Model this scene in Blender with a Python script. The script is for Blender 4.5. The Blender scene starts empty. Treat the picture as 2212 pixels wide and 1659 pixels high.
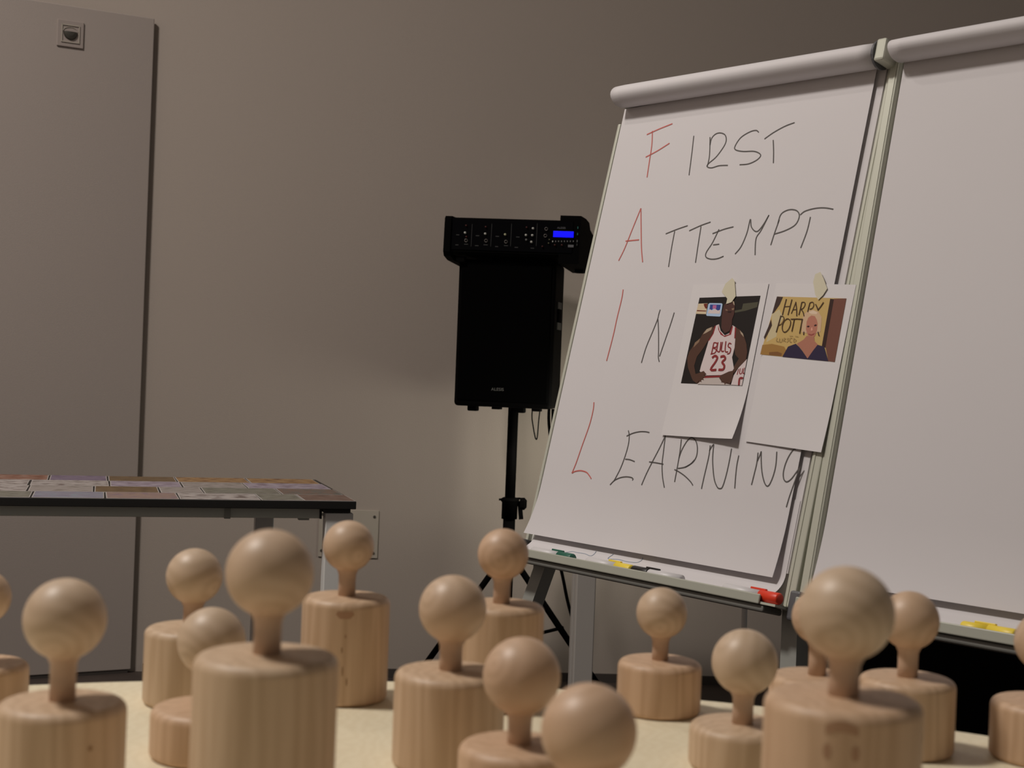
import bpy, bmesh, math, random
from mathutils import Vector, Matrix, Euler

# ------------------------------------------------------------------ camera, world, lights
scene = bpy.context.scene
col = scene.collection
random.seed(7)
R = math.radians

cam_d = bpy.data.cameras.new('camera')
cam = bpy.data.objects.new('camera', cam_d)
col.objects.link(cam)
FOCAL = 3050.0
cam_d.sensor_width = 36.0
cam_d.lens = 36.0 * FOCAL / 2212.0
cam_d.clip_start = 0.02
cam.matrix_world = (Matrix.Translation((0, 0, 1.08)) @ Matrix.Rotation(math.pi / 2 - math.atan(17.5 / FOCAL), 4, 'X')
                    @ Matrix.Rotation(R(2.2), 4, 'Z'))
cam_d.dof.use_dof = True
cam_d.dof.focus_distance = 3.0
cam_d.dof.aperture_fstop = 9.5
scene.camera = cam

world = bpy.data.worlds.new('room_ambient')
scene.world = world
world.use_nodes = True
world.node_tree.nodes['Background'].inputs[0].default_value = (1.0, 0.93, 0.88, 1)
world.node_tree.nodes['Background'].inputs[1].default_value = 0.09

scene.view_settings.view_transform = 'Standard'
scene.view_settings.look = 'None'
scene.view_settings.gamma = 1.0
scene.view_settings.use_curve_mapping = False
scene.view_settings.exposure = 0.0


def disk_lamp(name, loc, power, size, color=(1.0, 0.93, 0.86)):
    d = bpy.data.lights.new(name, 'AREA')
    d.shape = 'DISK'
    d.size = size
    d.energy = power
    d.color = color
    o = bpy.data.objects.new(name, d)
    o.location = loc
    col.objects.link(o)
    return o


disk_lamp('ceiling_lamp_light', (-2.60, 1.35, 5.05), 180, 0.80)
disk_lamp('pendant_lamp_light', (-0.60, 2.70, 2.95), 3.6, 0.075)
disk_lamp('pendant_lamp_light', (-1.80, 3.20, 2.95), 4.2, 0.075)
# a small lit device on the side table behind the flip charts throws light on the wall
gl = bpy.data.lights.new('table_glow_light', 'AREA')
gl.shape = 'RECTANGLE'
gl.size, gl.size_y = 0.30, 0.20
gl.energy = 2.4
gl.color = (1.0, 0.97, 0.82)
go = bpy.data.objects.new('table_glow_light', gl)
go.location = (0.36, 4.50, 0.86)
go.rotation_euler = (Vector((-0.02, 5.0, 0.66)) - Vector(go.location)).to_track_quat('-Z', 'Y').to_euler()
col.objects.link(go)

# ------------------------------------------------------------------ materials
def lin(c):
    c = c / 255.0
    return c / 12.92 if c <= 0.04045 else ((c + 0.055) / 1.055) ** 2.4


def srgb(r, g, b, k=1.0):
    return (min(lin(r) * k, 0.95), min(lin(g) * k, 0.95), min(lin(b) * k, 0.95))


MATS = {}


def mat(name, color, rough=0.6, metal=0.0, emit=None, estr=0.0, spec=0.5, noise=0.0, nscale=20.0, bump=0.0, bscale=200.0, trans=0.0):
    if name in MATS:
        return MATS[name]
    m = bpy.data.materials.new(name)
    m.use_nodes = True
    nt = m.node_tree
    p = nt.nodes['Principled BSDF']
    p.inputs['Base Color'].default_value = (*color, 1)
    p.inputs['Roughness'].default_value = rough
    p.inputs['Metallic'].default_value = metal
    p.inputs['Specular IOR Level'].default_value = spec
    if emit:
        p.inputs['Emission Color'].default_value = (*emit, 1)
        p.inputs['Emission Strength'].default_value = estr
    if trans:
        p.inputs['Alpha'].default_value = 1 - trans
    if noise or bump:
        tc = nt.nodes.new('ShaderNodeTexCoord')
    if noise:
        n = nt.nodes.new('ShaderNodeTexNoise')
        n.inputs['Scale'].default_value = nscale
        n.inputs['Detail'].default_value = 4
        nt.links.new(tc.outputs['Object'], n.inputs['Vector'])
        mx = nt.nodes.new('ShaderNodeMix')
        mx.data_type = 'RGBA'
        mx.inputs[6].default_value = (*[c * (1 - noise) for c in color], 1)
        mx.inputs[7].default_value = (*[min(c * (1 + noise), 1) for c in color], 1)
        nt.links.new(n.outputs['Fac'], mx.inputs[0])
        nt.links.new(mx.outputs[2], p.inputs['Base Color'])
    if bump:
        n2 = nt.nodes.new('ShaderNodeTexNoise')
        n2.inputs['Scale'].default_value = bscale
        n2.inputs['Detail'].default_value = 3
        nt.links.new(tc.outputs['Object'], n2.inputs['Vector'])
        b = nt.nodes.new('ShaderNodeBump')
        b.inputs['Strength'].default_value = bump
        b.inputs['Distance'].default_value = 0.002
        nt.links.new(n2.outputs['Fac'], b.inputs['Height'])
        nt.links.new(b.outputs['Normal'], p.inputs['Normal'])
    MATS[name] = m
    return m


def wood(name, base, dark, ring, rough=0.42):
    """pale turned wood; grain rings around the object's own Y axis or streaks along its Z axis"""
    m = bpy.data.materials.new(name)
    m.use_nodes = True
    nt = m.node_tree
    p = nt.nodes['Principled BSDF']
    p.inputs['Roughness'].default_value = rough
    tc = nt.nodes.new('ShaderNodeTexCoord')
    oi = nt.nodes.new('ShaderNodeObjectInfo')
    mp = nt.nodes.new('ShaderNodeMapping')
    add = nt.nodes.new('ShaderNodeVectorMath')
    add.operation = 'ADD'
    nt.links.new(tc.outputs['Object'], add.inputs[0])
    sc = nt.nodes.new('ShaderNodeVectorMath')
    sc.operation = 'SCALE'
    sc.inputs[0].default_value = (0.05, 0.0, 0.03)
    nt.links.new(oi.outputs['Random'], sc.inputs['Scale'])
    nt.links.new(add.outputs[0], mp.inputs['Vector'])
    nt.links.new(sc.outputs[0], add.inputs[1])
    wv = nt.nodes.new('ShaderNodeTexWave')
    ns = nt.nodes.new('ShaderNodeTexNoise')
    ns.inputs['Detail'].default_value = 5
    if ring:
        mp.inputs['Scale'].default_value = (1, 0.35, 1)
        sc.inputs[0].default_value = (0.012, 0.02, 0.010)
        wv.wave_type = 'RINGS'
        wv.rings_direction = 'Y'
        wv.inputs['Scale'].default_value = 38
        wv.inputs['Distortion'].default_value = 2.0
        ns.inputs['Scale'].default_value = 90
    else:
        mp.inputs['Scale'].default_value = (1, 1, 0.07)
        wv.wave_type = 'BANDS'
        wv.bands_direction = 'X'
        wv.inputs['Scale'].default_value = 26
        wv.inputs['Distortion'].default_value = 12.0
        ns.inputs['Scale'].default_value = 240
    wv.inputs['Detail'].default_value = 3
    wv.inputs['Detail Scale'].default_value = 1.5
    nt.links.new(mp.outputs[0], wv.inputs['Vector'])
    nt.links.new(mp.outputs[0], ns.inputs['Vector'])
    m1 = nt.nodes.new('ShaderNodeMath')
    m1.operation = 'MULTIPLY_ADD'
    m1.inputs[1].default_value = 0.55
    nt.links.new(wv.outputs['Fac'], m1.inputs[0])
    m2 = nt.nodes.new('ShaderNodeMath')
    m2.operation = 'MULTIPLY'
    m2.inputs[1].default_value = 0.45
    nt.links.new(ns.outputs['Fac'], m2.inputs[0])
    nt.links.new(m2.outputs[0], m1.inputs[2])
    mx = nt.nodes.new('ShaderNodeMix')
    mx.data_type = 'RGBA'
    mx.inputs[6].default_value = (*dark, 1)
    mx.inputs[7].default_value = (*base, 1)
    nt.links.new(m1.outputs[0], mx.inputs[0])
    tint = nt.nodes.new('ShaderNodeMix')
    tint.data_type = 'RGBA'
    tint.inputs[6].default_value = (1.0, 0.92, 0.86, 1)
    tint.inputs[7].default_value = (1.0, 1.03, 1.02, 1)
    nt.links.new(oi.outputs['Random'], tint.inputs[0])
    mul = nt.nodes.new('ShaderNodeMix')
    mul.data_type = 'RGBA'
    mul.blend_type = 'MULTIPLY'
    mul.inputs[0].default_value = 1.0
    nt.links.new(mx.outputs[2], mul.inputs[6])
    nt.links.new(tint.outputs[2], mul.inputs[7])
    nt.links.new(mul.outputs[2], p.inputs['Base Color'])
    MATS[name] = m
    return m


# surfaces
M_WALL = mat('painted_wall', (0.37, 0.315, 0.275), 0.9, noise=0.02, nscale=1.5, bump=0.25, bscale=260)
M_PANEL = mat('painted_partition', (0.37, 0.315, 0.285), 0.85, noise=0.02, nscale=1.5, bump=0.2, bscale=260)
M_FLOOR = mat('dark_floor', (0.05, 0.036, 0.03), 0.6, noise=0.3, nscale=9)
M_CEIL = mat('ceiling_paint', (0.6, 0.56, 0.52), 0.9)
M_SKIRT = mat('dark_skirting', (0.05, 0.04, 0.035), 0.6)
# objects
M_PAPER = mat('white_paper', (0.70, 0.67, 0.685), 0.8, noise=0.015, nscale=5, bump=0.12, bscale=9)
M_PAPER2 = mat('white_paper_print', (0.73, 0.70, 0.71), 0.75, bump=0.08, bscale=9)
M_ALU = mat('pale_aluminium', (0.57, 0.575, 0.49), 0.45, metal=0.15)
M_LIP = mat('tray_aluminium', (0.44, 0.445, 0.38), 0.5, metal=0.1)
M_SLEEVE = mat('sleeve_grey_metal', (0.34, 0.345, 0.32), 0.5, metal=0.15)
M_ALU_DK = mat('grey_metal', (0.20, 0.20, 0.185), 0.5, metal=0.2)
M_LEGMETAL = mat('leg_grey_metal', (0.48, 0.49, 0.46), 0.5, metal=0.15)
M_PLASTIC_GR = mat('grey_plastic', (0.12, 0.12, 0.13), 0.5)
M_BLACK = mat('black_plastic', (0.0022, 0.002, 0.002), 0.7, spec=0.03)
M_BLACK2 = mat('black_grille', (0.0015, 0.0015, 0.0015), 0.9, spec=0.02)
M_PANELBLK = mat('mixer_panel_black', (0.0022, 0.0022, 0.003), 0.7, spec=0.03)
M_MARKR = mat('red_marker_ink', srgb(160, 84, 78, 1.7), 0.7)
M_MARKK = mat('black_marker_ink', (0.10, 0.09, 0.085), 0.7)
M_MARKB = mat('blue_marker_ink', (0.33, 0.38, 0.46), 0.7)
M_CARD = mat('card_stock', (0.50, 0.46, 0.44), 0.7)
M_TAPE = mat('masking_tape', (0.66, 0.61, 0.46), 0.7)
M_TABLEBLK = mat('black_laminate', (0.010, 0.009, 0.008), 0.5)
M_RAIL = mat('greenish_grey_steel', (0.66, 0.68, 0.60), 0.5, metal=0.1)
M_RAILDK = mat('dark_steel', (0.36, 0.36, 0.32), 0.5)
M_WHITELEG = mat('white_steel', (0.84, 0.83, 0.80), 0.5)
M_GREYLEG = mat('light_grey_steel', (0.46, 0.43, 0.40), 0.5)
M_PLATE = mat('cream_plate', (0.39, 0.345, 0.29), 0.7)
M_SENSOR = mat('cream_plastic', (0.33, 0.275, 0.25), 0.6)
M_LENS = mat('dark_lens', (0.06, 0.055, 0.045), 0.35)
M_BODYWOOD = wood('peg_body_wood', (0.66, 0.49, 0.345), (0.51, 0.355, 0.23), False, 0.5)
M_HEADWOOD = wood('peg_head_wood', (0.645, 0.48, 0.35), (0.535, 0.385, 0.265), True, 0.45)
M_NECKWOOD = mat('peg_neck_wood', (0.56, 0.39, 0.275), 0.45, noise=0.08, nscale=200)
M_TABLETOP = wood('birch_tabletop', (0.86, 0.76, 0.57), (0.79, 0.68, 0.49), False, 0.5)
M_STAIN = mat('burn_mark', (0.43, 0.25, 0.15), 0.6)
M_KNOT = mat('wood_knot', (0.36, 0.22, 0.12), 0.6)

# ------------------------------------------------------------------ builders
def obj(name, bm, material, parent=None, smooth=False):
    me = bpy.data.meshes.new(name)
    bmesh.ops.recalc_face_normals(bm, faces=bm.faces)
    if smooth:
        for f in bm.faces:
            f.smooth = True
    bm.to_mesh(me)
    bm.free()
    o = bpy.data.objects.new(name, me)
    mats = material if isinstance(material, (list, tuple)) else [material]
    for m in mats:
        me.materials.append(m)
    col.objects.link(o)
    if parent:
        o.parent = parent
    return o


def tag(o, label=None, cat=None, group=None, kind=None):
    if label: o['label'] = label
    if cat: o['category'] = cat
    if group: o['group'] = group
    if kind: o['kind'] = kind
    return o


def thing(name, label, cat, matrix=None, group=None):
    o = bpy.data.objects.new(name, None)
    o.empty_display_size = 0.05
    col.objects.link(o)
    if matrix is not None:
        o.matrix_world = matrix
    return tag(o, label, cat, group)


def box(bm, x0, x1, y0, y1, z0, z1, bevel=0.0, seg=2):
    g = bmesh.ops.create_cube(bm, size=1.0)
    vs = g['verts']
    for v in vs:
        v.co = Vector((x0 + (v.co.x + .5) * (x1 - x0), y0 + (v.co.y + .5) * (y1 - y0), z0 + (v.co.z + .5) * (z1 - z0)))
    if bevel:
        es = list({e for v in vs for e in v.link_edges})
        bmesh.ops.bevel(bm, geom=es, offset=bevel, segments=seg, profile=0.5, affect='EDGES')
    return bm


def B(*a, **k):
    return box(bmesh.new(), *a, **k)


def lathe(prof, seg=40, axis='Z'):
    bm = bmesh.new()
    rings = []
    for r, z in prof:
        if r < 1e-6:
            rings.append([bm.verts.new((0, 0, z))])
        else:
            rings.append([bm.verts.new((r * math.cos(2 * math.pi * i / seg), r * math.sin(2 * math.pi * i / seg), z)) for i in range(seg)])
    for a, b in zip(rings[:-1], rings[1:]):
        for i in range(seg):
            j = (i + 1) % seg
            if len(a) == 1 and len(b) == 1: continue
            if len(a) == 1: bm.faces.new((a[0], b[i], b[j]))
            elif len(b) == 1: bm.faces.new((a[i], a[j], b[0]))
            else: bm.faces.new((a[i], a[j], b[j], b[i]))
    if axis == 'Y':      # lathe axis pointing to -Y
        bmesh.ops.rotate(bm, verts=bm.verts, cent=(0, 0, 0), matrix=Matrix.Rotation(R(90), 3, 'X'))
    if axis == 'X':
        bmesh.ops.rotate(bm, verts=bm.verts, cent=(0, 0, 0), matrix=Matrix.Rotation(R(90), 3, 'Y'))
    return bm


def move(bm, x, y, z):
    bmesh.ops.translate(bm, verts=bm.verts, vec=(x, y, z))
    return bm


def spline(pts, n=6):
    P = [Vector(p) for p in pts]
    if len(P) < 3:
        return P
    out = []
    for i in range(len(P) - 1):
        p0 = P[max(i - 1, 0)]; p1 = P[i]; p2 = P[i + 1]; p3 = P[min(i + 2, len(P) - 1)]
        for k in range(n):
            t = k / n
            out.append(0.5 * ((2 * p1) + (p2 - p0) * t + (2 * p0 - 5 * p1 + 4 * p2 - p3) * t * t + (3 * p1 - p0 - 3 * p2 + p3) * t ** 3))
    out.append(P[-1])
    return out


def tube(pts, r, seg=8, bm=None, smooth_n=0, r_end=None):
    bm = bm or bmesh.new()
    P = spline(pts, smooth_n) if smooth_n else [Vector(p) for p in pts]
    rings = []
    prev = None
    for i, p in enumerate(P):
        t = (P[min(i + 1, len(P) - 1)] - P[max(i - 1, 0)]).normalized()
        if prev is None:
            a = t.orthogonal().normalized()
        else:
            a = (prev - t * prev.dot(t)).normalized()
        prev = a
        b = t.cross(a)
        rr = r if r_end is None else r + (r_end - r) * i / (len(P) - 1)
        rings.append([bm.verts.new(p + (a * math.cos(2 * math.pi * k / seg) + b * math.sin(2 * math.pi * k / seg)) * rr) for k in range(seg)])
    for u, v in zip(rings[:-1], rings[1:]):
        for k in range(seg):
            bm.faces.new((u[k], u[(k + 1) % seg], v[(k + 1) % seg], v[k]))
    bm.faces.new(rings[0]); bm.faces.new(rings[-1])
    return bm


def bar(p0, p1, wx, wy, side):
    """square bar from p0 to p1, wx along 'side', wy across"""
    bm = bmesh.new()
    p0, p1, side = Vector(p0), Vector(p1), Vector(side)
    t = (p1 - p0).normalized()
    s = (side - t * side.dot(t)).normalized()
    c = t.cross(s)
    q = []
    for p in (p0, p1):
        q.append([bm.verts.new(p + s * a * wx / 2 + c * b * wy / 2) for a, b in ((-1, -1), (1, -1), (1, 1), (-1, 1))])
    for k in range(4):
        bm.faces.new((q[0][k], q[0][(k + 1) % 4], q[1][(k + 1) % 4], q[1][k]))
    bm.faces.new(q[0]); bm.faces.new(q[1])
    return bm


def ribbon(bm, pts, width, w, n=6, mi=0):
    """flat pen stroke in the u,v plane at height w (local x, y, z)"""
    P = spline([(p[0], p[1], 0) for p in pts], n)
    L, Rr = [], []
    for i, p in enumerate(P):
        t = P[min(i + 1, len(P) - 1)] - P[max(i - 1, 0)]
        if t.length < 1e-9: t = Vector((1, 0, 0))
        t.normalize()
        nrm = Vector((-t.y, t.x, 0)) * width / 2
        L.append(bm.verts.new((p.x + nrm.x, p.y + nrm.y, w)))
        Rr.append(bm.verts.new((p.x - nrm.x, p.y - nrm.y, w)))
    for i in range(len(P) - 1):
        f = bm.faces.new((L[i], Rr[i], Rr[i + 1], L[i + 1]))
        f.material_index = mi
    return bm


def text_bm(s, size, extrude=0.0):
    cu = bpy.data.curves.new('lettering', 'FONT')
    cu.body = s
    cu.size = size
    cu.align_x = 'CENTER'; cu.align_y = 'CENTER'
    cu.extrude = extrude
    o = bpy.data.objects.new('lettering', cu)
    col.objects.link(o)
    bpy.context.view_layer.update()
    me = bpy.data.meshes.new_from_object(o.evaluated_get(bpy.context.evaluated_depsgraph_get()))
    bm = bmesh.new(); bm.from_mesh(me)
    bpy.data.objects.remove(o); bpy.data.curves.remove(cu); bpy.data.meshes.remove(me)
    return bm


def frame_matrix(o, u, v, w):
    o, u, v, w = Vector(o), Vector(u), Vector(v), Vector(w)
    return Matrix(((u.x, v.x, w.x, o.x), (u.y, v.y, w.y, o.y), (u.z, v.z, w.z, o.z), (0, 0, 0, 1)))


# ------------------------------------------------------------------ the room
CEIL = 5.2
tag(obj('floor', B(-4.5, 5.0, -3.0, 6.2, -0.05, 0.0), M_FLOOR), 'dark brown floor', kind='structure')
tag(obj('ceiling', B(-4.5, 5.0, -3.0, 6.2, CEIL, CEIL + 0.05), M_CEIL), 'pale ceiling', kind='structure')
wd = Vector((0.9973, 0.073, 0)); wn = Vector((0.073, -0.9973, 0))
wM = frame_matrix((-1.2782, 4.9187, 0), wd, (-wn), (0, 0, 1))
w = obj('wall_back', B(-3.4, 5.6, 0.0, 0.12, 0, CEIL), M_WALL); w.matrix_world = wM
tag(w, 'plain beige back wall', kind='structure')
b = obj('baseboard_back', B(0.03, 5.6, -0.012, -0.0005, 0, 0.03), M_SKIRT); b.matrix_world = wM
tag(b, 'thin dark strip at the foot of the back wall', kind='structure')
# free-standing partition, shorter than the room, set at an angle on the left
pa = R(28)
pM = frame_matrix((-1.2830, 4.8900, 0), (math.cos(pa), math.sin(pa), 0), (-math.sin(pa), math.cos(pa), 0), (0, 0, 1))
pbm = B(-2.3, 0.0, 0.0, 0.018, 0.012, 2.268, bevel=0.003)
p = obj('wall_left', pbm, M_PANEL); p.matrix_world = pM
tag(p, 'low beige partition wall set at an angle', kind='structure')
b = obj('baseboard_left', B(-2.3, -0.01, 0.003, 0.016, 0.0, 0.012), M_SKIRT); b.matrix_world = pM
tag(b, 'dark gap strip under the partition', kind='structure')
w = obj('wall_side', B(-4.5, -4.4, -3.0, 6.2, 0, CEIL), M_WALL)
tag(w, 'plain side wall', kind='structure')

# motion detector on the partition
sM = pM @ Matrix.Translation((-0.281, 0, 2.172))
t = thing('motion_detector', 'small square motion detector high on the partition wall', 'sensor', sM)
bm = B(-0.0435, 0.0435, -0.006, 0.0, -0.0445, 0.0445, bevel=0.002)
obj('cover_plate', bm, M_SENSOR, t)
bm = bmesh.new()
box(bm, -0.028, 0.028, -0.009, -0.006, 0.0265, 0.030); box(bm, -0.028, 0.028, -0.009, -0.006, -0.030, -0.0265)
box(bm, -0.030, -0.0265, -0.009, -0.006, -0.030, 0.030); box(bm, 0.0265, 0.030, -0.009, -0.006, -0.030, 0.030)
obj('inner_frame', bm, M_PLATE, t)
bm = bmesh.new()
n = 14
rows = []
for i in range(n + 1):
    a = math.pi + math.pi * i / n
    rows.append([bm.verts.new((0.0235 * math.cos(a) * c, -0.006 - 0.011 * s, 0.006 + 0.0275 * math.sin(a) * c)) for c, s in ((1, 0), (.85, .6), (.5, .9), (0.02, 1))])
for a_, b_ in zip(rows[:-1], rows[1:]):
    for k in range(3):
        bm.faces.new((a_[k], a_[k + 1], b_[k + 1], b_[k]))
top = [r for r in rows[0]] + [r for r in reversed(rows[-1])]
bm.faces.new(top)
o = obj('lens', bm, M_LENS, t); o['label'] = 'dark half-round sensor lens'
bm = bmesh.new()
arc = [(0.024 * math.cos(math.pi * i / 10), -0.007, 0.008 + 0.014 * math.sin(math.pi * i / 10)) for i in range(11)]
obj('hood', tube(arc, 0.0012, 6, bm), M_PLATE, t)

# cover plate on the back wall beside the table leg
cM = wM @ Matrix.Translation((0, 0, 0))
t = thing('wall_cover_plate', 'cream blank cover plate with screws low on the back wall', 'cover plate', wM @ Matrix.Translation((0.725, 0, 0.503)))
obj('plate', B(-0.104, 0.104, -0.005, 0.0, -0.084, 0.084, bevel=0.001), M_PLATE, t)
for x, z in ((-0.092, -0.062), (0.089, 0.062), (-0.092, 0.066), (0.089, -0.066)):
    obj('screw', move(lathe([(0, 0), (0.005, 0), (0.005, 0.0018), (0, 0.0022)], 10, 'Y'), x, -0.005, z), M_LENS, t)

# ------------------------------------------------------------------ round table in front
TZ = 0.76
t = thing('round_table', 'round pale birch table under the wooden figures', 'table', Matrix.Translation((-0.0589, 0.4094, 0)))
rt = 1.0507
prof = [(0, TZ - 0.025), (rt - 0.004, TZ - 0.025), (rt, TZ - 0.021), (rt, TZ - 0.003), (rt - 0.003, TZ), (0, TZ)]
obj('tabletop', lathe(prof, 160), M_TABLETOP, t)
obj('pedestal', lathe([(0, 0.04), (0.05, 0.04), (0.05, TZ - 0.03), (0.14, TZ - 0.0252), (0, TZ - 0.0252)], 32), M_LEGMETAL, t, True)
obj('foot_plate', lathe([(0, 0), (0.34, 0), (0.34, 0.012), (0.06, 0.045), (0, 0.045)], 48), M_LEGMETAL, t)

# ------------------------------------------------------------------ wooden peg figures
def peg(x, y, headz, headd, bodyh, bodyd, neckd, label, yaw=0.0, head_rot=(0, 0, 0)):
    t = thing('peg_figure', label, 'figure', Matrix.Translation((x, y, TZ)), 'wooden peg figures on the round table')
    r = bodyd / 2
    e = 0.0075
    pr = [(0, 0.0)]
    for i in range(7):
        a = math.pi / 2 * i / 6
        pr.append((r - e * .7 + e * .7 * math.sin(a), e * .7 - e * .7 * math.cos(a)))
    for i in range(9):
        a = math.pi / 2 * i / 8
        pr.append((r - e + e * math.cos(a), bodyh - e + e * math.sin(a)))
    pr.append((neckd / 2 + .002, bodyh + 0.0003))
    pr.append((0, bodyh + 0.0003))
    o = obj('body', lathe(pr, 56), M_BODYWOOD, t, True)
    o.rotation_euler.z = yaw
    hr = headd / 2
    nr = neckd / 2
    zb = headz - math.sqrt(max(hr * hr - nr * nr, 0))
    pn = [(0, bodyh - 0.004), (nr, bodyh - 0.004), (nr * 0.97, (bodyh + zb) / 2), (nr, zb - 0.004), (nr * 1.25, zb + 0.001), (nr * 1.5, zb + 0.004), (0, zb + 0.006)]
    obj('neck', lathe(pn, 28), M_NECKWOOD, t, True)
    n = 24
    ph = [(hr * math.sin(math.pi * i / n), -hr * math.cos(math.pi * i / n)) for i in range(n + 1)]
    ph[0] = (0, -hr); ph[-1] = (0, hr)
    h = obj('head', lathe(ph, 48), M_HEADWOOD, t, True)
    h.location = (0, 0, headz)
    h.rotation_euler = head_rot
    return t, r


def patch(parent, r, pts, material, name, label=None):
    """mark on the body of a figure; pts are (angle in radians, height)"""
    bm = bmesh.new()
    a0 = min(p_[0] for p_ in pts); a1 = max(p_[0] for p_ in pts)
    n = 12
    cols = []
    for i in range(n + 1):
        a = a0 + (a1 - a0) * (0.002 + 0.996 * i / n)
        zs = []
        for (pa_, pz_), (qa_, qz_) in zip(pts, pts[1:] + pts[:1]):
            if (pa_ - a) * (qa_ - a) <= 0 and pa_ != qa_:
                zs.append(pz_ + (qz_ - pz_) * (a - pa_) / (qa_ - pa_))
        x_, y_ = (r + 0.0002) * math.sin(a), -(r + 0.0002) * math.cos(a)
        cols.append((bm.verts.new((x_, y_, min(zs))), bm.verts.new((x_, y_, max(zs) + 1e-5))))
    for c0, c1 in zip(cols[:-1], cols[1:]):
        bm.faces.new((c0[0], c1[0], c1[1], c0[1]))
    o = obj(name, bm, material, parent)
    if label: o['label'] = label
    return o


def oval(a0, z0, da, dz, n=12):
    return [(a0 + da * math.cos(2 * math.pi * i / n), z0 + dz * math.sin(2 * math.pi * i / n)) for i in range(n)]


PEGS = {}
for key, args in {
    'A': (-0.2956, 0.9531, 0.1443, 0.0550, 0.0892, 0.0856, 0.0178, 'wooden peg figure in the front left corner, cut off by the bottom edge', 0.3, (0.4, 0, 0.5)),
    'B': (-0.2933, 1.3350, 0.1190, 0.0527, 0.0715, 0.0882, 0.0185, 'wooden peg figure on the far table edge, left of the tall dark-headed one', 1.2, (0, 0, 1.5)),
    'C': (-0.2378, 1.1550, 0.0935, 0.0553, 0.0404, 0.0939, 0.0174, 'short squat peg figure half hidden behind the tall figure on the left', 2.0, (0.25, 0, -0.2)),
    'D': (-0.1469, 0.8829, 0.1909, 0.0550, 0.1404, 0.0900, 0.0177, 'tallest wooden peg figure on the left, in front of the photo table', 0.9, (0.9, 0.2, 1.1)),
    'E': (-0.1530, 1.3740, 0.1483, 0.0498, 0.1000, 0.0851, 0.0172, 'tall peg figure at the far table edge in front of the white table leg', 2.7, (0.1, 0, 0.8)),
    'F': (-0.0414, 1.1550, 0.1276, 0.0553, 0.0776, 0.0909, 0.0190, 'medium peg figure partly covering the one below the loudspeaker stand', 0.2, (0.7, 0.3, 2.0)),
    'G': (-0.0022, 1.3700, 0.1468, 0.0496, 0.0990, 0.0842, 0.0167, 'peg figure whose head covers the loudspeaker stand at the far table edge', 1.7, (0.1, 0, -0.15)),
    'H': (0.0148, 0.9985, 0.1080, 0.0550, 0.0601, 0.0858, 0.0174, 'low wooden peg figure at the bottom centre, left of the bare round head', 1.0, (0.5, 0.5, 2.4)),
    'I': (0.0516, 0.8065, 0.1185, 0.0550, 0.0708, 0.0873, 0.0169, 'blurred nearest peg figure of which only the round head shows', 0.0, (1.2, 0, 0.9)),
    'J': (0.1537, 1.3680, 0.0958, 0.0494, 0.0503, 0.0811, 0.0162, 'short peg figure standing alone under the middle of the written flip chart', 0.6, (0.15, 0, 0.3)),
    'K': (0.2038, 1.1813, 0.0880, 0.0550, 0.0364, 0.0883, 0.0178, 'short peg figure just left of the tall blurred figure on the right', 2.2, (1.3, 0.1, 1.3)),
    'L': (0.2970, 1.3260, 0.1045, 0.0510, 0.0500, 0.0885, 0.0170, 'peg figure mostly hidden behind the tall blurred figure on the right', 1.4, (0.3, 0, 1.8)),
    'M': (0.2001, 0.8223, 0.1892, 0.0550, 0.1411, 0.0911, 0.0183, 'tall blurred peg figure on the right with brown burn marks on its body', 0.4, (0.12, 0, 0.05)),
    'N': (0.3616, 1.2550, 0.1163, 0.0518, 0.0660, 0.0844, 0.0181, 'peg figure behind the right shoulder of the tall figure with burn marks', 0.8, (0.5, 0.4, 1.2)),
    'O': (0.4790, 1.2450, 0.1031, 0.0525, 0.0515, 0.0881, 0.0180, 'peg figure cut off by the right edge of the picture', 1.9, (0.6, 0, 0.9)),
    'P': (-0.4719, 1.2800, 0.1009, 0.0487, 0.0421, 0.0839, 0.0176, 'peg figure cut off by the left edge of the picture', 2.9, (0.2, 0, 2.2)),
}.items():
    PEGS[key] = peg(*args)

t, r = PEGS['M']
va = -math.atan2(0.2001, 0.8223)            # bearing of the side of this figure that faces the table's near edge
patch(t, r, [(va - 0.20 + 0.40 * i / 8, 0.1335 + 0.003 * math.sin(math.pi * i / 8)) for i in range(9)] + [(va + 0.20 - 0.40 * i / 8, 0.1285 + 0.002 * math.sin(math.pi * i / 8)) for i in range(9)], M_STAIN, 'burn_mark', 'arched brown burn mark')
patch(t, r, oval(va - 0.17, 0.119, 0.05, 0.0045), M_STAIN, 'burn_mark')
patch(t, r, oval(va + 0.17, 0.119, 0.05, 0.0045), M_STAIN, 'burn_mark')
patch(t, r, oval(va, 0.103, 0.12, 0.006), M_STAIN, 'burn_mark')
t, r = PEGS['E']
patch(t, r, [(0.10 - 0.20, 0.0915), (0.10 - 0.21, 0.0885), (0.10 - 0.12, 0.0845), (0.10 + 0.10, 0.0845), (0.10 + 0.20, 0.0885), (0.10 + 0.19, 0.0915)], M_STAIN, 'burn_mark', 'small reddish mark')
for a, z, h in ((0.05, 0.055, 0.003), (0.12, 0.068, 0.002), (0.08, 0.035, 0.005), (0.18, 0.025, 0.004)):
    patch(t, r, oval(a, z, 0.018, h), M_KNOT, 'knot')
t, r = PEGS['N']
for a, z, h in ((0.05, 0.030, 0.003), (0.06, 0.022, 0.005), (-0.75, 0.058, 0.004)):
    patch(t, r, oval(a, z, 0.025, h), M_KNOT, 'knot')
t, r = PEGS['A']
patch(t, r, oval(0.75, 0.066, 0.04, 0.002), M_KNOT, 'knot')

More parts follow.
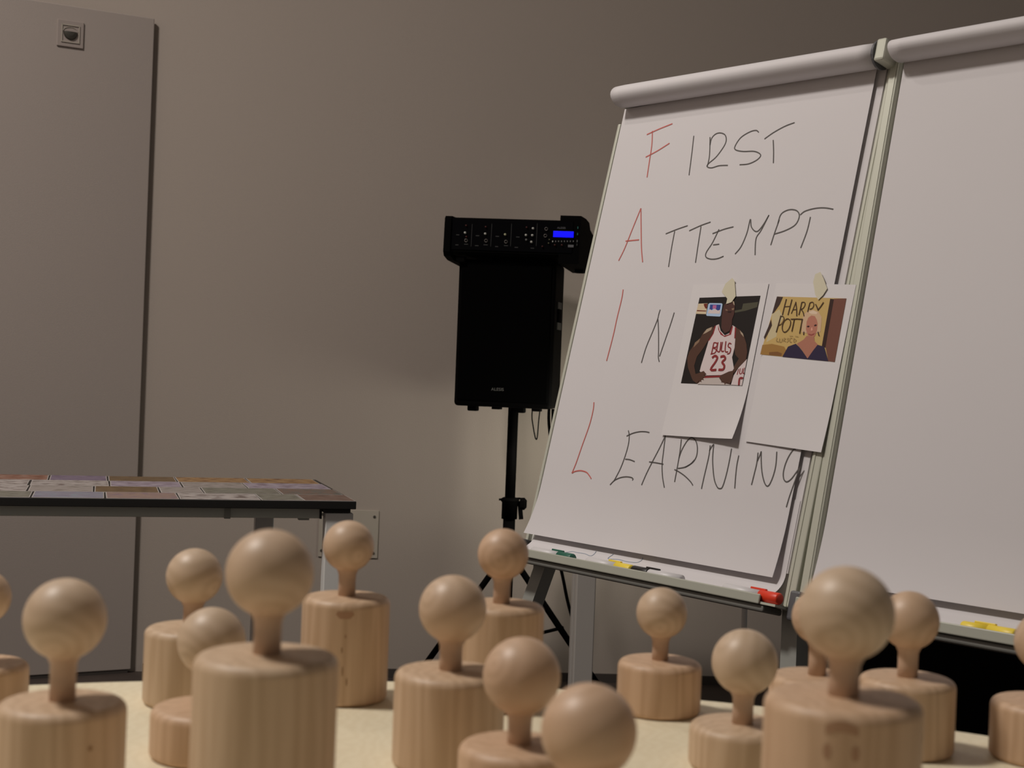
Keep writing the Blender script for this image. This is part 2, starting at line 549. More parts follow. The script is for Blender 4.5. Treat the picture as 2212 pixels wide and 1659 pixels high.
# ------------------------------------------------------------------ photo table by the wall
ta = R(16.5)
tu = Vector((math.cos(ta), math.sin(ta), 0)); tv = Vector((-math.sin(ta), math.cos(ta), 0))
tM = frame_matrix((-0.3907, 3.6533, 0), tu, tv, (0, 0, 1))
t = thing('display_table', 'long black-topped table covered with photo cards by the wall', 'table', tM)
obj('tabletop', B(-1.75, 0.0, 0.0, 0.695, 0.719, 0.7395, bevel=0.0015), M_TABLEBLK, t)
obj('front_rail', B(-1.66, -0.088, 0.035, 0.062, 0.691, 0.7185, bevel=0.003), M_RAIL, t)
o = obj('rail_clamp', B(-0.332, -0.317, 0.030, 0.066, 0.689, 0.7186), M_RAILDK, t)
o = obj('rail_end_cap', B(-0.088, -0.083, 0.034, 0.063, 0.690, 0.7186), M_TABLEBLK, t)
obj('rail_foot', B(-0.142, -0.115, 0.038, 0.060, 0.686, 0.691), M_RAILDK, t)
obj('end_rail', B(-0.055, -0.03, 0.063, 0.66, 0.695, 0.7185), M_RAIL, t)
obj('corner_bracket', B(-0.082, -0.012, 0.012, 0.10, 0.708, 0.7188, bevel=0.002), M_TABLEBLK, t)
o = obj('leg', B(-0.076, -0.004, 0.014, 0.060, 0.0, 0.7075, bevel=0.003), M_WHITELEG, t); o['label'] = 'white square leg'
obj('leg', B(-0.19, -0.135, 0.60, 0.64, 0.0, 0.7186, bevel=0.003), M_WHITELEG, t)
obj('leg', B(-1.70, -1.64, 0.070, 0.115, 0.0, 0.7186, bevel=0.003), M_WHITELEG, t)
obj('leg', B(-1.70, -1.64, 0.60, 0.64, 0.0, 0.7186, bevel=0.003), M_GREYLEG, t)
obj('rear_rail', B(-1.64, -0.19, 0.61, 0.635, 0.69, 0.7185), M_RAIL, t)


def picture_mat(name, c1, c2, c3, sx=8.0, seed=0.0):
    m = bpy.data.materials.new(name)
    m.use_nodes = True
    nt = m.node_tree
    p_ = nt.nodes['Principled BSDF']
    p_.inputs['Roughness'].default_value = 0.45
    tc = nt.nodes.new('ShaderNodeTexCoord')
    mp = nt.nodes.new('ShaderNodeMapping')
    mp.inputs['Location'].default_value = (seed, seed * 1.7, 0)
    mp.inputs['Scale'].default_value = (sx * 1.6, sx * 2.0, 1)
    nt.links.new(tc.outputs['Object'], mp.inputs['Vector'])
    ns = nt.nodes.new('ShaderNodeTexNoise')
    ns.inputs['Scale'].default_value = 2.4
    ns.inputs['Detail'].default_value = 5
    nt.links.new(mp.outputs[0], ns.inputs['Vector'])
    cr = nt.nodes.new('ShaderNodeValToRGB')
    cr.color_ramp.elements[0].position = 0.36; cr.color_ramp.elements[0].color = (*c1, 1)
    cr.color_ramp.elements[1].position = 0.64; cr.color_ramp.elements[1].color = (*c3, 1)
    e = cr.color_ramp.elements.new(0.5); e.color = (*c2, 1)
    nt.links.new(ns.outputs['Fac'], cr.inputs['Fac'])
    nt.links.new(cr.outputs['Color'], p_.inputs['Base Color'])
    return m


PAL = {
    'white': ((0.14, 0.10, 0.09), (0.40, 0.36, 0.345), (0.46, 0.41, 0.39)),
    'pale': ((0.22, 0.19, 0.17), (0.33, 0.29, 0.27), (0.38, 0.33, 0.32)),
    'sky': ((0.20, 0.19, 0.26), (0.26, 0.24, 0.30), (0.24, 0.28, 0.33)),
    'pink': ((0.24, 0.16, 0.15), (0.32, 0.22, 0.18), (0.22, 0.15, 0.19)),
    'olive': ((0.13, 0.12, 0.10), (0.20, 0.19, 0.15), (0.24, 0.23, 0.20)),
    'brown': ((0.12, 0.07, 0.055), (0.17, 0.10, 0.075), (0.22, 0.15, 0.12)),
    'umber': ((0.11, 0.065, 0.03), (0.16, 0.10, 0.045), (0.19, 0.12, 0.06)),
    'teal': ((0.08, 0.10, 0.09), (0.19, 0.11, 0.08), (0.13, 0.14, 0.13)),
    'lav': ((0.20, 0.15, 0.19), (0.33, 0.27, 0.34), (0.42, 0.37, 0.42)),
    'purple': ((0.14, 0.10, 0.16), (0.20, 0.15, 0.22), (0.24, 0.19, 0.26)),
    'orange': ((0.16, 0.075, 0.03), (0.33, 0.18, 0.07), (0.38, 0.24, 0.11)),
    'rust': ((0.18, 0.07, 0.04), (0.26, 0.12, 0.08), (0.34, 0.22, 0.17)),
}
CARDS = [
    ('front', 0.003, 0.168, [(-0.985, -0.802, 'olive', 'grey-brown landscape photo card at the left end of the front row'), (-0.797, -0.628, 'sky', 'blue-violet sky photo card in the front row of the table'),
                             (-0.623, -0.448, 'pink', 'pinkish brown landscape photo card in the front row'), (-0.444, -0.245, 'white', 'white photo card with dark specks in the front row'),
                             (-0.242, -0.136, 'olive', 'narrow grey-green photo card, second from the table corner in front'), (-0.133, -0.002, 'brown', 'dark reddish photo card at the front right corner of the table')]),
    ('second', 0.172, 0.342, [(-0.990, -0.818, 'white', 'white photo card with dark marks, second row, left end'), (-0.813, -0.655, 'pale', 'pale sand-coloured photo card in the second row'),
                              (-0.650, -0.488, 'umber', 'dark umber photo card in the second row'), (-0.483, -0.375, 'pale', 'narrow pale grey photo card beside the dark umber one'),
                              (-0.371, -0.171, 'olive', 'wide olive photo card in the second row'), (-0.167, -0.006, 'teal', 'brown and teal photo card at the right end of the second row')]),
    ('third', 0.346, 0.518, [(-0.995, -0.823, 'white', 'white photo card with a dark streak, third row, left end'), (-0.816, -0.614, 'white', 'white photo card with a dark figure in the third row'),
                             (-0.609, -0.420, 'lav', 'whitish lilac photo card in the middle of the third row'), (-0.415, -0.244, 'pale', 'rosy pale photo card in the third row'),
                             (-0.240, -0.010, 'lav', 'lavender photo card at the right end of the third row')]),
    ('back', 0.522, 0.690, [(-1.000, -0.777, 'rust', 'rust-red photo card at the left end of the back row'), (-0.772, -0.617, 'purple', 'dark purple photo card in the back row'),
                            (-0.612, -0.425, 'umber', 'brown-orange photo card in the middle of the back row'), (-0.421, -0.218, 'orange', 'ochre photo card second from the right in the back row'),
                            (-0.214, -0.014, 'orange', 'orange photo card at the right end of the back row')]),
]
k = 0
for row, v0, v1, cards in CARDS:
    for (u0, u1, pal, lab) in cards:
        k += 1
        jz = R(random.uniform(-0.5, 0.5))
        cx, cy = (u0 + u1) / 2, (v0 + v1) / 2
        c = thing('photo_card', lab, 'photo card', tM @ Matrix.Translation((cx, cy, 0.7395)) @ Matrix.Rotation(jz, 4, 'Z'), 'photo cards laid out on the black table')
        hw, hd = (u1 - u0) / 2, (v1 - v0) / 2
        obj('card', B(-hw, hw, -hd, hd, 0.0, 0.0012), M_CARD, c)
        pm = picture_mat('picture_%s_%d' % (pal, k), *PAL[pal], seed=k * 3.1)
        obj('picture', B(-hw + 0.002, hw - 0.002, -hd + 0.003, hd - 0.003, 0.0012, 0.0016), pm, c)

# ------------------------------------------------------------------ side table behind the flip charts
t = thing('side_table', 'pale grey table standing behind the flip charts', 'table', Matrix.Translation((0.2, 4.15, 0)) @ Matrix.Rotation(R(4), 4, 'Z'))
obj('tabletop', B(-0.01, 1.5, -0.02, 0.42, 0.70, 0.725, bevel=0.002), M_GREYLEG, t)
for lx in (0.013, 1.42):
    for ly in (0.0, 0.36):
        if lx < 0.1 and ly > 0.3:
            continue
        obj('leg', B(lx, lx + 0.057, ly, ly + 0.05, 0.0, 0.70, bevel=0.003), M_GREYLEG, t)
obj('leg', B(0.046, 0.10, 0.36, 0.41, 0.0, 0.70, bevel=0.003), M_GREYLEG, t)
obj('apron', B(0.075, 1.42, 0.01, 0.03, 0.64, 0.70), M_GREYLEG, t)

# black case on the floor behind the right flip chart
t = thing('equipment_case', 'black equipment case on the floor behind the right flip chart', 'case', Matrix.Translation((0.845, 3.72, 0)) @ Matrix.Rotation(R(2), 4, 'Z'))
obj('case_body', B(0.0, 0.57, 0.0, 0.40, 0.02, 0.50, bevel=0.008), M_BLACK, t)
obj('case_lid', B(-0.003, 0.573, -0.003, 0.403, 0.503, 0.58, bevel=0.008), M_BLACK, t)
for lx in (0.12, 0.45):
    obj('latch', B(lx - 0.03, lx + 0.03, -0.010, -0.0005, 0.47, 0.53, bevel=0.002), M_PLASTIC_GR, t)
for x in (0.03, 0.53):
    for y in (0.04, 0.35):
        obj('rubber_foot', move(lathe([(0, 0), (0.018, 0), (0.016, 0.022), (0, 0.022)], 12), x, y, 0), M_BLACK, t)

# ------------------------------------------------------------------ loudspeaker, stand and mixer
sa = R(-12)
SU = Vector((math.cos(sa), math.sin(sa), 0)); SV = Vector((-math.sin(sa), math.cos(sa), 0))
# stand
px, py = 0.008, 4.74
t = thing('speaker_stand', 'black tripod loudspeaker stand in front of the beige wall', 'stand', Matrix.Translation((px, py, 0)))
obj('pole', tube([(0, 0, 0.60), (0, 0, 0.985)], 0.0175, 20), M_BLACK, t, True)
obj('outer_tube', tube([(0, 0, 0.16), (0, 0, 0.655)], 0.0205, 20), M_BLACK, t, True)
obj('collar', lathe([(0.0, 0.60), (0.0265, 0.60), (0.0265, 0.655), (0.031, 0.66), (0.031, 0.667), (0.022, 0.672), (0, 0.672)], 24), M_BLACK, t, True)
obj('collar_pin', tube([(-0.037, -0.005, 0.664), (0.035, -0.005, 0.670)], 0.0035, 8), M_BLACK, t)
kb = lathe([(0, 0), (0.009, 0), (0.009, 0.01), (0.02, 0.012), (0.021, 0.026), (0.012, 0.034), (0, 0.034)], 6, 'X')
obj('clamp_knob', move(kb, 0.023, 0, 0.652), M_BLACK, t)
obj('lever', bar((0.034, 0, 0.648), (0.040, -0.004, 0.600), 0.015, 0.010, (1, 0, 0)), M_BLACK, t)
obj('hub', lathe([(0, 0.42), (0.03, 0.42), (0.034, 0.44), (0.034, 0.475), (0.024, 0.485), (0, 0.485)], 20), M_BLACK, t, True)
obj('slide_ring', lathe([(0, 0.17), (0.028, 0.17), (0.028, 0.21), (0, 0.21)], 20), M_BLACK, t, True)
for ang in (145, 25, 265):
    ca, sn = math.cos(R(ang)), math.sin(R(ang))
    lg = obj('leg', tube([(0.03 * ca, 0.03 * sn, 0.455), (0.37 * ca, 0.37 * sn, 0.012)], 0.011, 10), M_BLACK, t, True)
    obj('brace', tube([(0.025 * ca, 0.025 * sn, 0.19), (0.22 * ca, 0.22 * sn, 0.225)], 0.006, 8), M_BLACK, t)
    obj('rubber_foot', tube([(0.355 * ca, 0.355 * sn, 0.03), (0.375 * ca, 0.375 * sn, 0.0)], 0.014, 10), M_BLACK, lg)
# cabinet
spM = frame_matrix((-0.190, 4.635, 0.976), SU, SV, (0, 0, 1))
t = thing('loudspeaker', 'black loudspeaker cabinet on the tripod stand', 'loudspeaker', spM)
bm = B(0.0, 0.325, 0.0, 0.23, 0.0, 0.482, bevel=0.012, seg=3)
for v in bm.verts:
    if v.co.y > 0.12:
        v.co.x = 0.1625 + (v.co.x - 0.1625) * 0.93
obj('cabinet', bm, M_BLACK, t)
obj('grille', B(0.012, 0.313, -0.006, 0.004, 0.02, 0.475, bevel=0.003), M_BLACK2, t)
for fx in (0.042, 0.200):
    obj('foot', B(fx, fx + 0.034, 0.02, 0.05, -0.016, 0.004, bevel=0.004), M_BLACK, t)
obj('socket_block', B(0.122, 0.152, 0.03, 0.06, -0.008, 0.004, bevel=0.002), M_BLACK, t)
obj('socket_block', B(0.25, 0.28, 0.06, 0.09, -0.010, 0.004, bevel=0.002), M_BLACK, t)
obj('pole_cup', move(lathe([(0, -0.012), (0.024, -0.012), (0.026, 0.003), (0, 0.003)], 20), 0.19, 0.115, 0), M_BLACK, t)
bm = text_bm('ALESIS', 0.017)
bmesh.ops.rotate(bm, verts=bm.verts, cent=(0, 0, 0), matrix=Matrix.Rotation(R(90), 3, 'X'))
bmesh.ops.scale(bm, verts=bm.verts, vec=(0.88, 1, 0.8))
o = obj('maker_badge', move(bm, 0.148, -0.0066, 0.058), mat('badge_grey', (0.13, 0.13, 0.12), 0.5), t); o['label'] = 'small grey maker name badge'
M_STICK = mat('sticker_grey', (0.055, 0.055, 0.05), 0.6)
for z0, z1 in ((0.262, 0.285), (0.330, 0.352)):
    obj('side_sticker', B(0.3225, 0.3262, 0.06, 0.13, z0, z1), M_STICK, t)
obj('side_handle', B(0.3225, 0.3262, 0.075, 0.115, 0.285, 0.330), M_BLACK2, t)
# mixer
mxM = frame_matrix((-0.238, 4.60, 1.4685), SU, SV, (0, 0, 1)) @ Matrix.Rotation(R(0.8), 4, 'Y')
t = thing('powered_mixer', 'black powered audio mixer with a lit blue display on top of the loudspeaker', 'mixer', mxM)
MW, MH = 0.446, 0.122
bm = bmesh.new()
prof = [(0.0, 0.010), (0.004, 0.118), (0.02, 0.122), (0.16, 0.120), (0.28, 0.098), (0.30, 0.080), (0.295, 0.004), (0.275, 0.001), (0.06, 0.001), (0.02, 0.002)]
a_ = [bm.verts.new((0.02, y, z)) for y, z in prof]
b_ = [bm.verts.new((MW - 0.02, y, z)) for y, z in prof]
for i in range(len(prof)):
    j = (i + 1) % len(prof)
    bm.faces.new((a_[i], a_[j], b_[j], b_[i]))
bm.faces.new(a_); bm.faces.new(b_)
obj('housing', bm, M_BLACK, t)
for x0, x1, up in ((0.0, 0.022, 0.0), (MW - 0.067, MW, 0.012)):
    bm = bmesh.new()
    pr2 = [(-0.012, 0.008), (-0.010, 0.116 + up * .3), (0.0, 0.124 + up), (0.10, 0.126 + up), (0.17, 0.121 + up), (0.20, 0.112), (0.29, 0.098), (0.305, 0.082), (0.30, -0.020), (0.285, -0.026), (0.05, -0.016), (0.0, -0.006)]
    if up:
        pr2[0:1] = [(-0.001, 0.008)]
        pr2[1] = (-0.001, 0.121)
        pr2[-1] = (-0.001, -0.018); pr2[-2] = (0.05, -0.020)
    a_ = [bm.verts.new((x0, y, z)) for y, z in pr2]
    b_ = [bm.verts.new((x1, y, z)) for y, z in pr2]
    for i in range(len(pr2)):
        j = (i + 1) % len(pr2)
        bm.faces.new((a_[i], a_[j], b_[j], b_[i]))
    bm.faces.new(a_); bm.faces.new(b_)
    obj('end_cap', bm, M_BLACK, t)
obj('foot', B(0.035, 0.065, 0.02, 0.05, -0.022, -0.004, bevel=0.003), M_BLACK, t)
obj('foot', B(MW - 0.04, MW - 0.012, 0.16, 0.19, -0.034, -0.018, bevel=0.003), M_BLACK, t)
pn = obj('control_panel', B(0.024, MW - 0.024, -0.004, 0.003, 0.016, 0.116), M_PANELBLK, t)


def mp_(cx, cy):         # position on the control panel
    x = 950 + cx / 6.32
    y = 460 + cy / 6.32 - (x - 960) * 0.0384
    return ((x - 960) * 0.446 / 281.0, 0.122 - (y - 470.5) * 0.446 / 281.0)


M_KNOBW = mat('white_knob', (0.50, 0.50, 0.46), 0.5)
M_KNOBG = mat('grey_knob', (0.14, 0.14, 0.14), 0.5)
M_RING = mat('jack_ring', (0.10, 0.09, 0.085), 0.4, metal=0.6)
M_RED = mat('dull_red', (0.06, 0.008, 0.006), 0.5)
M_GREYINK = mat('panel_print', (0.028, 0.028, 0.028), 0.6)
M_INK2 = mat('panel_logo_print', (0.12, 0.12, 0.13), 0.6)
M_LED = mat('teal_led', (0.0, 0.03, 0.02), 0.5, emit=(0.05, 0.5, 0.4), estr=0.08)
M_LCD = mat('blue_display', (0.0, 0.0, 0.05), 0.4, emit=(0.0, 0.0, 1.0), estr=1.2)


def dial(name, cx, cy, r, m, h=0.007):
    x, z = mp_(cx, cy)
    return obj(name, move(lathe([(0, 0), (r, 0), (r * .85, h), (0, h)], 14, 'Y'), x, -0.004, z), m, t, True)


for cx, cy in ((340, 283), (607, 298), (1230, 235), (1143, 320), (1225, 323), (1218, 408)):
    dial('knob', cx, cy, 0.0040, M_KNOBW)
dial('knob', 870, 310, 0.0040, mat('yellowish_knob', (0.42, 0.42, 0.26), 0.5))
dial('knob', 1150, 380, 0.0037, M_KNOBG)
for cx, cy in ((350, 190), (610, 210), (1147, 222), (1365, 467), (1525, 450), (1615, 450), (360, 335)):
    dial('small_red_knob', cx, cy, 0.0030, M_RED)
for cx, cy in ((1450, 380), (1443, 425)):
    dial('small_button', cx, cy, 0.0022, mat('olive_button', (0.13, 0.13, 0.06), 0.5))
for cx, cy in ((357, 383), (622, 388), (885, 403), (1402, 243), (1395, 330)):
    x, z = mp_(cx, cy)
    bm = lathe([(0.0030, 0), (0.0062, 0), (0.0060, 0.004), (0.0036, 0.004), (0.0030, 0.001)], 16, 'Y')
    obj('jack_ring', move(bm, x, -0.004, z), M_RING, t, True)
for cx in (425, 685, 945, 1280):
    bm = bmesh.new()
    x, z0 = mp_(cx, 460); _, z1 = mp_(cx, 170)
    obj('channel_line', box(bm, x - 0.0006, x + 0.0006, -0.0046, -0.004, z0, z1), M_GREYINK, t)
for cx, cy, wd_ in ((240, 308, 40), (503, 321, 45), (765, 332, 45), (1035, 342, 45), (235, 438, 40), (500, 450, 45), (763, 463, 40), (1022, 475, 45), (357, 430, 50), (617, 440, 55), (885, 452, 50), (1232, 487, 45)):
    x, z = mp_(cx, cy); hw = wd_ / 6.32 * 0.446 / 281 / 2
    obj('printed_caption', B(x - hw, x + hw, -0.0046, -0.004, z - 0.0012, z + 0.0012), M_GREYINK, t)
x, z = mp_(1728, 462)
obj('printed_caption', B(x - 0.009, x + 0.009, -0.0046, -0.004, z - 0.004, z + 0.004), M_INK2, t)
x0, z1 = mp_(1494, 268); x1, z0 = mp_(1757, 352)
o = obj('display', B(x0, x1, -0.0052, -0.004, z0 - 0.001, z1, bevel=0.0004), M_LCD, t); o['label'] = 'glowing blue display'
for i in range(8):
    x, z = mp_(1492 + i * 38, 402)
    obj('small_button', B(x - 0.0016, x + 0.0016, -0.0062, -0.004, z - 0.0022, z + 0.0022), M_KNOBG if i else M_KNOBW, t)
for cy, m_ in ((230, M_LED), (310, M_LED), (400, M_KNOBG), (445, M_GREYINK)):
    x, z = mp_(1807, cy)
    obj('level_light', B(x - 0.0012, x + 0.0012, -0.0055, -0.004, z - 0.0035, z + 0.0035), m_, t)
bm = text_bm('ALESIS', 0.0115)
bmesh.ops.rotate(bm, verts=bm.verts, cent=(0, 0, 0), matrix=Matrix.Rotation(R(90), 3, 'X'))
x, z = mp_(1595, 232)
bmesh.ops.scale(bm, verts=bm.verts, vec=(0.85, 1, 0.75))
obj('maker_badge', move(bm, x, -0.0046, z), M_INK2, t)

# cables
o = obj('cable_loop', tube([(0.072, 4.73, 0.974), (0.071, 4.73, 0.945), (0.078, 4.73, 0.905), (0.085, 4.73, 0.876), (0.0895, 4.73, 0.871), (0.092, 4.73, 0.885), (0.094, 4.73, 0.93), (0.097, 4.73, 0.974)], 0.0021, 8, None, 6), M_BLACK, None, True)
tag(o, 'thin black cable loop hanging under the loudspeaker', 'cable')
o = obj('power_cable', tube([(0.128, 4.76, 0.974), (0.129, 4.76, 0.93), (0.137, 4.76, 0.86), (0.139, 4.76, 0.80), (0.130, 4.77, 0.70), (0.112, 4.78, 0.58), (0.104, 4.79, 0.47), (0.098, 4.80, 0.36), (0.10, 4.80, 0.15), (0.12, 4.80, 0.012), (0.16, 4.82, 0.006)], 0.0050, 10, None, 6), M_BLACK, None, True)
tag(o, 'black power cable hanging from the loudspeaker behind the flip chart edge', 'cable')
o = obj('signal_cable', tube([(0.141, 4.745, 0.974), (0.143, 4.745, 0.90), (0.145, 4.745, 0.80), (0.143, 4.745, 0.74), (0.145, 4.74, 0.62), (0.165, 4.73, 0.52), (0.193, 4.72, 0.42), (0.215, 4.72, 0.33), (0.245, 4.72, 0.24), (0.30, 4.72, 0.10), (0.335, 4.72, 0.008), (0.42, 4.73, 0.005)], 0.0055, 10, None, 6), M_BLACK, None, True)
tag(o, 'black signal cable crossing behind the pale table leg to the floor', 'cable')

# ------------------------------------------------------------------ flip charts
LETTERS = [('F','r',[[(0.1067,0.8865),(0.1149,0.8533),(0.1183,0.8187),(0.122,0.7809)],[(0.0915,0.8801),(0.1266,0.8884),(0.1648,0.8957)],[(0.1037,0.8279),(0.1357,0.8382),(0.169,0.8519)]]),('I','k',[[(0.2376,0.8603),(0.2429,0.8224),(0.2486,0.7737)]]),('R','k',[[(0.286,0.8518),(0.2928,0.8252),(0.2965,0.8045),(0.2959,0.7875)],[(0.291,0.8336),(0.2913,0.8479),(0.2996,0.8563),(0.3125,0.8576),(0.3272,0.8518),(0.334,0.8401),(0.3313,0.8271),(0.316,0.8065),(0.2983,0.7941),(0.2959,0.7875),(0.3092,0.7837),(0.3295,0.7862),(0.3533,0.7846)]]),('S','k',[[(0.4187,0.8461),(0.4105,0.8511),(0.3943,0.8498),(0.373,0.8404),(0.3622,0.8236),(0.3664,0.8156),(0.3872,0.8101),(0.4181,0.8068),(0.4363,0.7978),(0.4303,0.7886),(0.4097,0.7821),(0.3855,0.7826)]]),('T','k',[[(0.4377,0.8301),(0.4583,0.841),(0.4847,0.8506),(0.5072,0.8551)],[(0.4613,0.8254),(0.4683,0.8021),(0.4742,0.7771)]]),('A','r',[[(0.1241,0.712),(0.1116,0.6664),(0.1007,0.6249),(0.09,0.598)],[(0.1241,0.712),(0.1391,0.6648),(0.1532,0.6222),(0.1659,0.5918)],[(0.0987,0.641),(0.1397,0.6417)]]),('T','k',[[(0.217,0.6501),(0.2479,0.6581),(0.2762,0.664)],[(0.2418,0.6544),(0.2432,0.6177),(0.2464,0.5783)]]),('T','k',[[(0.2837,0.6526),(0.3141,0.662),(0.3388,0.6675)],[(0.3147,0.6599),(0.3175,0.6219),(0.3208,0.5841)]]),('E','k',[[(0.351,0.6426),(0.3798,0.6499),(0.4041,0.6535)],[(0.3663,0.6508),(0.3562,0.6238),(0.3449,0.6047),(0.3466,0.5948),(0.3604,0.5899),(0.3784,0.5899),(0.394,0.5942)],[(0.3591,0.619),(0.3753,0.6197)]]),('M','k',[[(0.4233,0.5971),(0.4352,0.6119),(0.443,0.6384),(0.4445,0.6659),(0.4508,0.6513),(0.4616,0.6418),(0.4714,0.6412),(0.4823,0.655),(0.4904,0.6716)],[(0.4904,0.6716),(0.4785,0.6419),(0.4698,0.6253),(0.476,0.5928)]]),('P','k',[[(0.519,0.6602),(0.5139,0.6341),(0.5105,0.6107)],[(0.5171,0.6528),(0.5208,0.6713),(0.5377,0.6784),(0.5569,0.6755),(0.5665,0.6644),(0.5614,0.648),(0.5409,0.6381),(0.5143,0.6322)]]),('T','k',[[(0.5683,0.6661),(0.578,0.6728),(0.6018,0.6766),(0.6242,0.6757),(0.644,0.6717)],[(0.5937,0.6606),(0.5924,0.6332),(0.5854,0.6013)]]),('I','r',[[(0.1243,0.5338),(0.1261,0.512),(0.1247,0.4721),(0.1247,0.4335),(0.1214,0.3794)]]),('N','k',[[(0.2488,0.4884),(0.2474,0.4779),(0.2471,0.468),(0.2408,0.443),(0.2314,0.4091),(0.2274,0.377)],[(0.2481,0.4686),(0.2573,0.4429),(0.2691,0.4036),(0.2731,0.3887),(0.2782,0.3802)],[(0.2909,0.4818),(0.2876,0.4579),(0.281,0.421),(0.2756,0.3911)]]),('L','r',[[(0.1102,0.2907),(0.1132,0.2741),(0.1118,0.242),(0.1029,0.1961),(0.0965,0.1611),(0.0903,0.1386)],[(0.0903,0.1386),(0.0986,0.1429),(0.1154,0.1459),(0.1338,0.1441),(0.1456,0.1378),(0.1533,0.1319)]]),('E','k',[[(0.2317,0.2373),(0.2378,0.2267),(0.2405,0.2089),(0.2385,0.1857),(0.2322,0.1583),(0.2215,0.1331)],[(0.2302,0.2256),(0.2461,0.2323),(0.2649,0.2366),(0.2809,0.2375),(0.2928,0.2366)],[(0.2405,0.1791),(0.2534,0.1791),(0.2691,0.1764)],[(0.2126,0.1244),(0.2229,0.1345),(0.2375,0.1411),(0.2531,0.1443),(0.2677,0.1444),(0.2748,0.142),(0.2734,0.139)]]),('A','k',[[(0.3389,0.2326),(0.3304,0.2084),(0.3192,0.1813),(0.3092,0.1555),(0.3022,0.1318)],[(0.3389,0.2326),(0.3429,0.2017),(0.3463,0.1771),(0.3546,0.153),(0.3656,0.1324)],[(0.3097,0.1787),(0.3289,0.1783),(0.3498,0.1771)]]),('R','k',[[(0.3839,0.2285),(0.3873,0.2022),(0.3887,0.1741),(0.3897,0.1455)],[(0.3879,0.1912),(0.3909,0.2074),(0.3992,0.2251),(0.4072,0.2324)],[(0.391,0.1719),(0.4084,0.1757),(0.4214,0.1827),(0.4293,0.1912)],[(0.3825,0.169),(0.3944,0.166),(0.4132,0.159),(0.4309,0.1496),(0.439,0.1431)],[(0.4072,0.2327),(0.4146,0.2325),(0.4238,0.2264),(0.4301,0.2158),(0.4327,0.2039),(0.4313,0.1941),(0.4248,0.1851),(0.4092,0.1754)]]),('N','k',[[(0.462,0.2215),(0.4641,0.2024),(0.4637,0.1808),(0.4629,0.1604),(0.4626,0.1385)],[(0.4626,0.2107),(0.4666,0.2194),(0.4704,0.2244)],[(0.4704,0.2244),(0.4739,0.2019),(0.4794,0.1832),(0.4898,0.159),(0.5006,0.1458),(0.5077,0.1431),(0.5137,0.1469),(0.5168,0.1672),(0.5176,0.1932),(0.5168,0.2191)]]),('I','k',[[(0.5378,0.2076),(0.5379,0.19),(0.5404,0.1691),(0.5442,0.1467)]]),('N','k',[[(0.5824,0.2159),(0.5844,0.1958),(0.5835,0.1761),(0.5823,0.1564)],[(0.5847,0.2004),(0.5879,0.2111),(0.5893,0.2187)],[(0.5893,0.2187),(0.5938,0.2011),(0.601,0.1809),(0.6104,0.1645),(0.6182,0.1576),(0.6239,0.1611),(0.6284,0.1774),(0.6293,0.1969),(0.6254,0.2206)]]),('G','k',[[(0.6677,0.2274),(0.6628,0.227),(0.6556,0.2158),(0.6508,0.2007),(0.6498,0.1848),(0.6533,0.1738),(0.6588,0.1692),(0.6644,0.1697),(0.6714,0.1759),(0.6785,0.1871),(0.6866,0.2)],[(0.6866,0.2),(0.6821,0.184),(0.6776,0.1624),(0.674,0.1431),(0.6718,0.1245)]])]
DOODLES = [[(0.134,-0.0311),(0.1373,-0.0252),(0.1523,-0.0199),(0.1689,-0.0199),(0.1893,-0.0194),(0.2122,-0.0212),(0.2137,-0.0103)],[(0.2641,-0.0094),(0.2607,-0.0204),(0.2883,-0.0182),(0.3116,-0.0192),(0.3376,-0.0177),(0.3453,-0.0122),(0.3443,-0.0059)]]
PRINTS = {'sheet1': [(0.3297,0.5375),(0.5264,0.5354),(0.5296,0.234),(0.3309,0.233)],'sheet2': [(0.546,0.5342),(0.7309,0.526),(0.7295,0.2247),(0.5485,0.234)],'pic1': [(0.3534,0.5103),(0.5121,0.5116),(0.514,0.3376),(0.3527,0.3375)],'pic2': [(0.5534,0.5087),(0.7158,0.5014),(0.7176,0.3862),(0.542,0.3971)],'tape1': [(0.4325,0.5476),(0.4402,0.5421),(0.4517,0.5108),(0.444,0.4991),(0.4309,0.4957),(0.4311,0.5065),(0.4127,0.5201),(0.4182,0.5368)],'tape2': [(0.6472,0.5516),(0.6576,0.5391),(0.6704,0.5198),(0.6638,0.5077),(0.6551,0.499),(0.6457,0.5093),(0.6352,0.5331),(0.6363,0.5477)]}
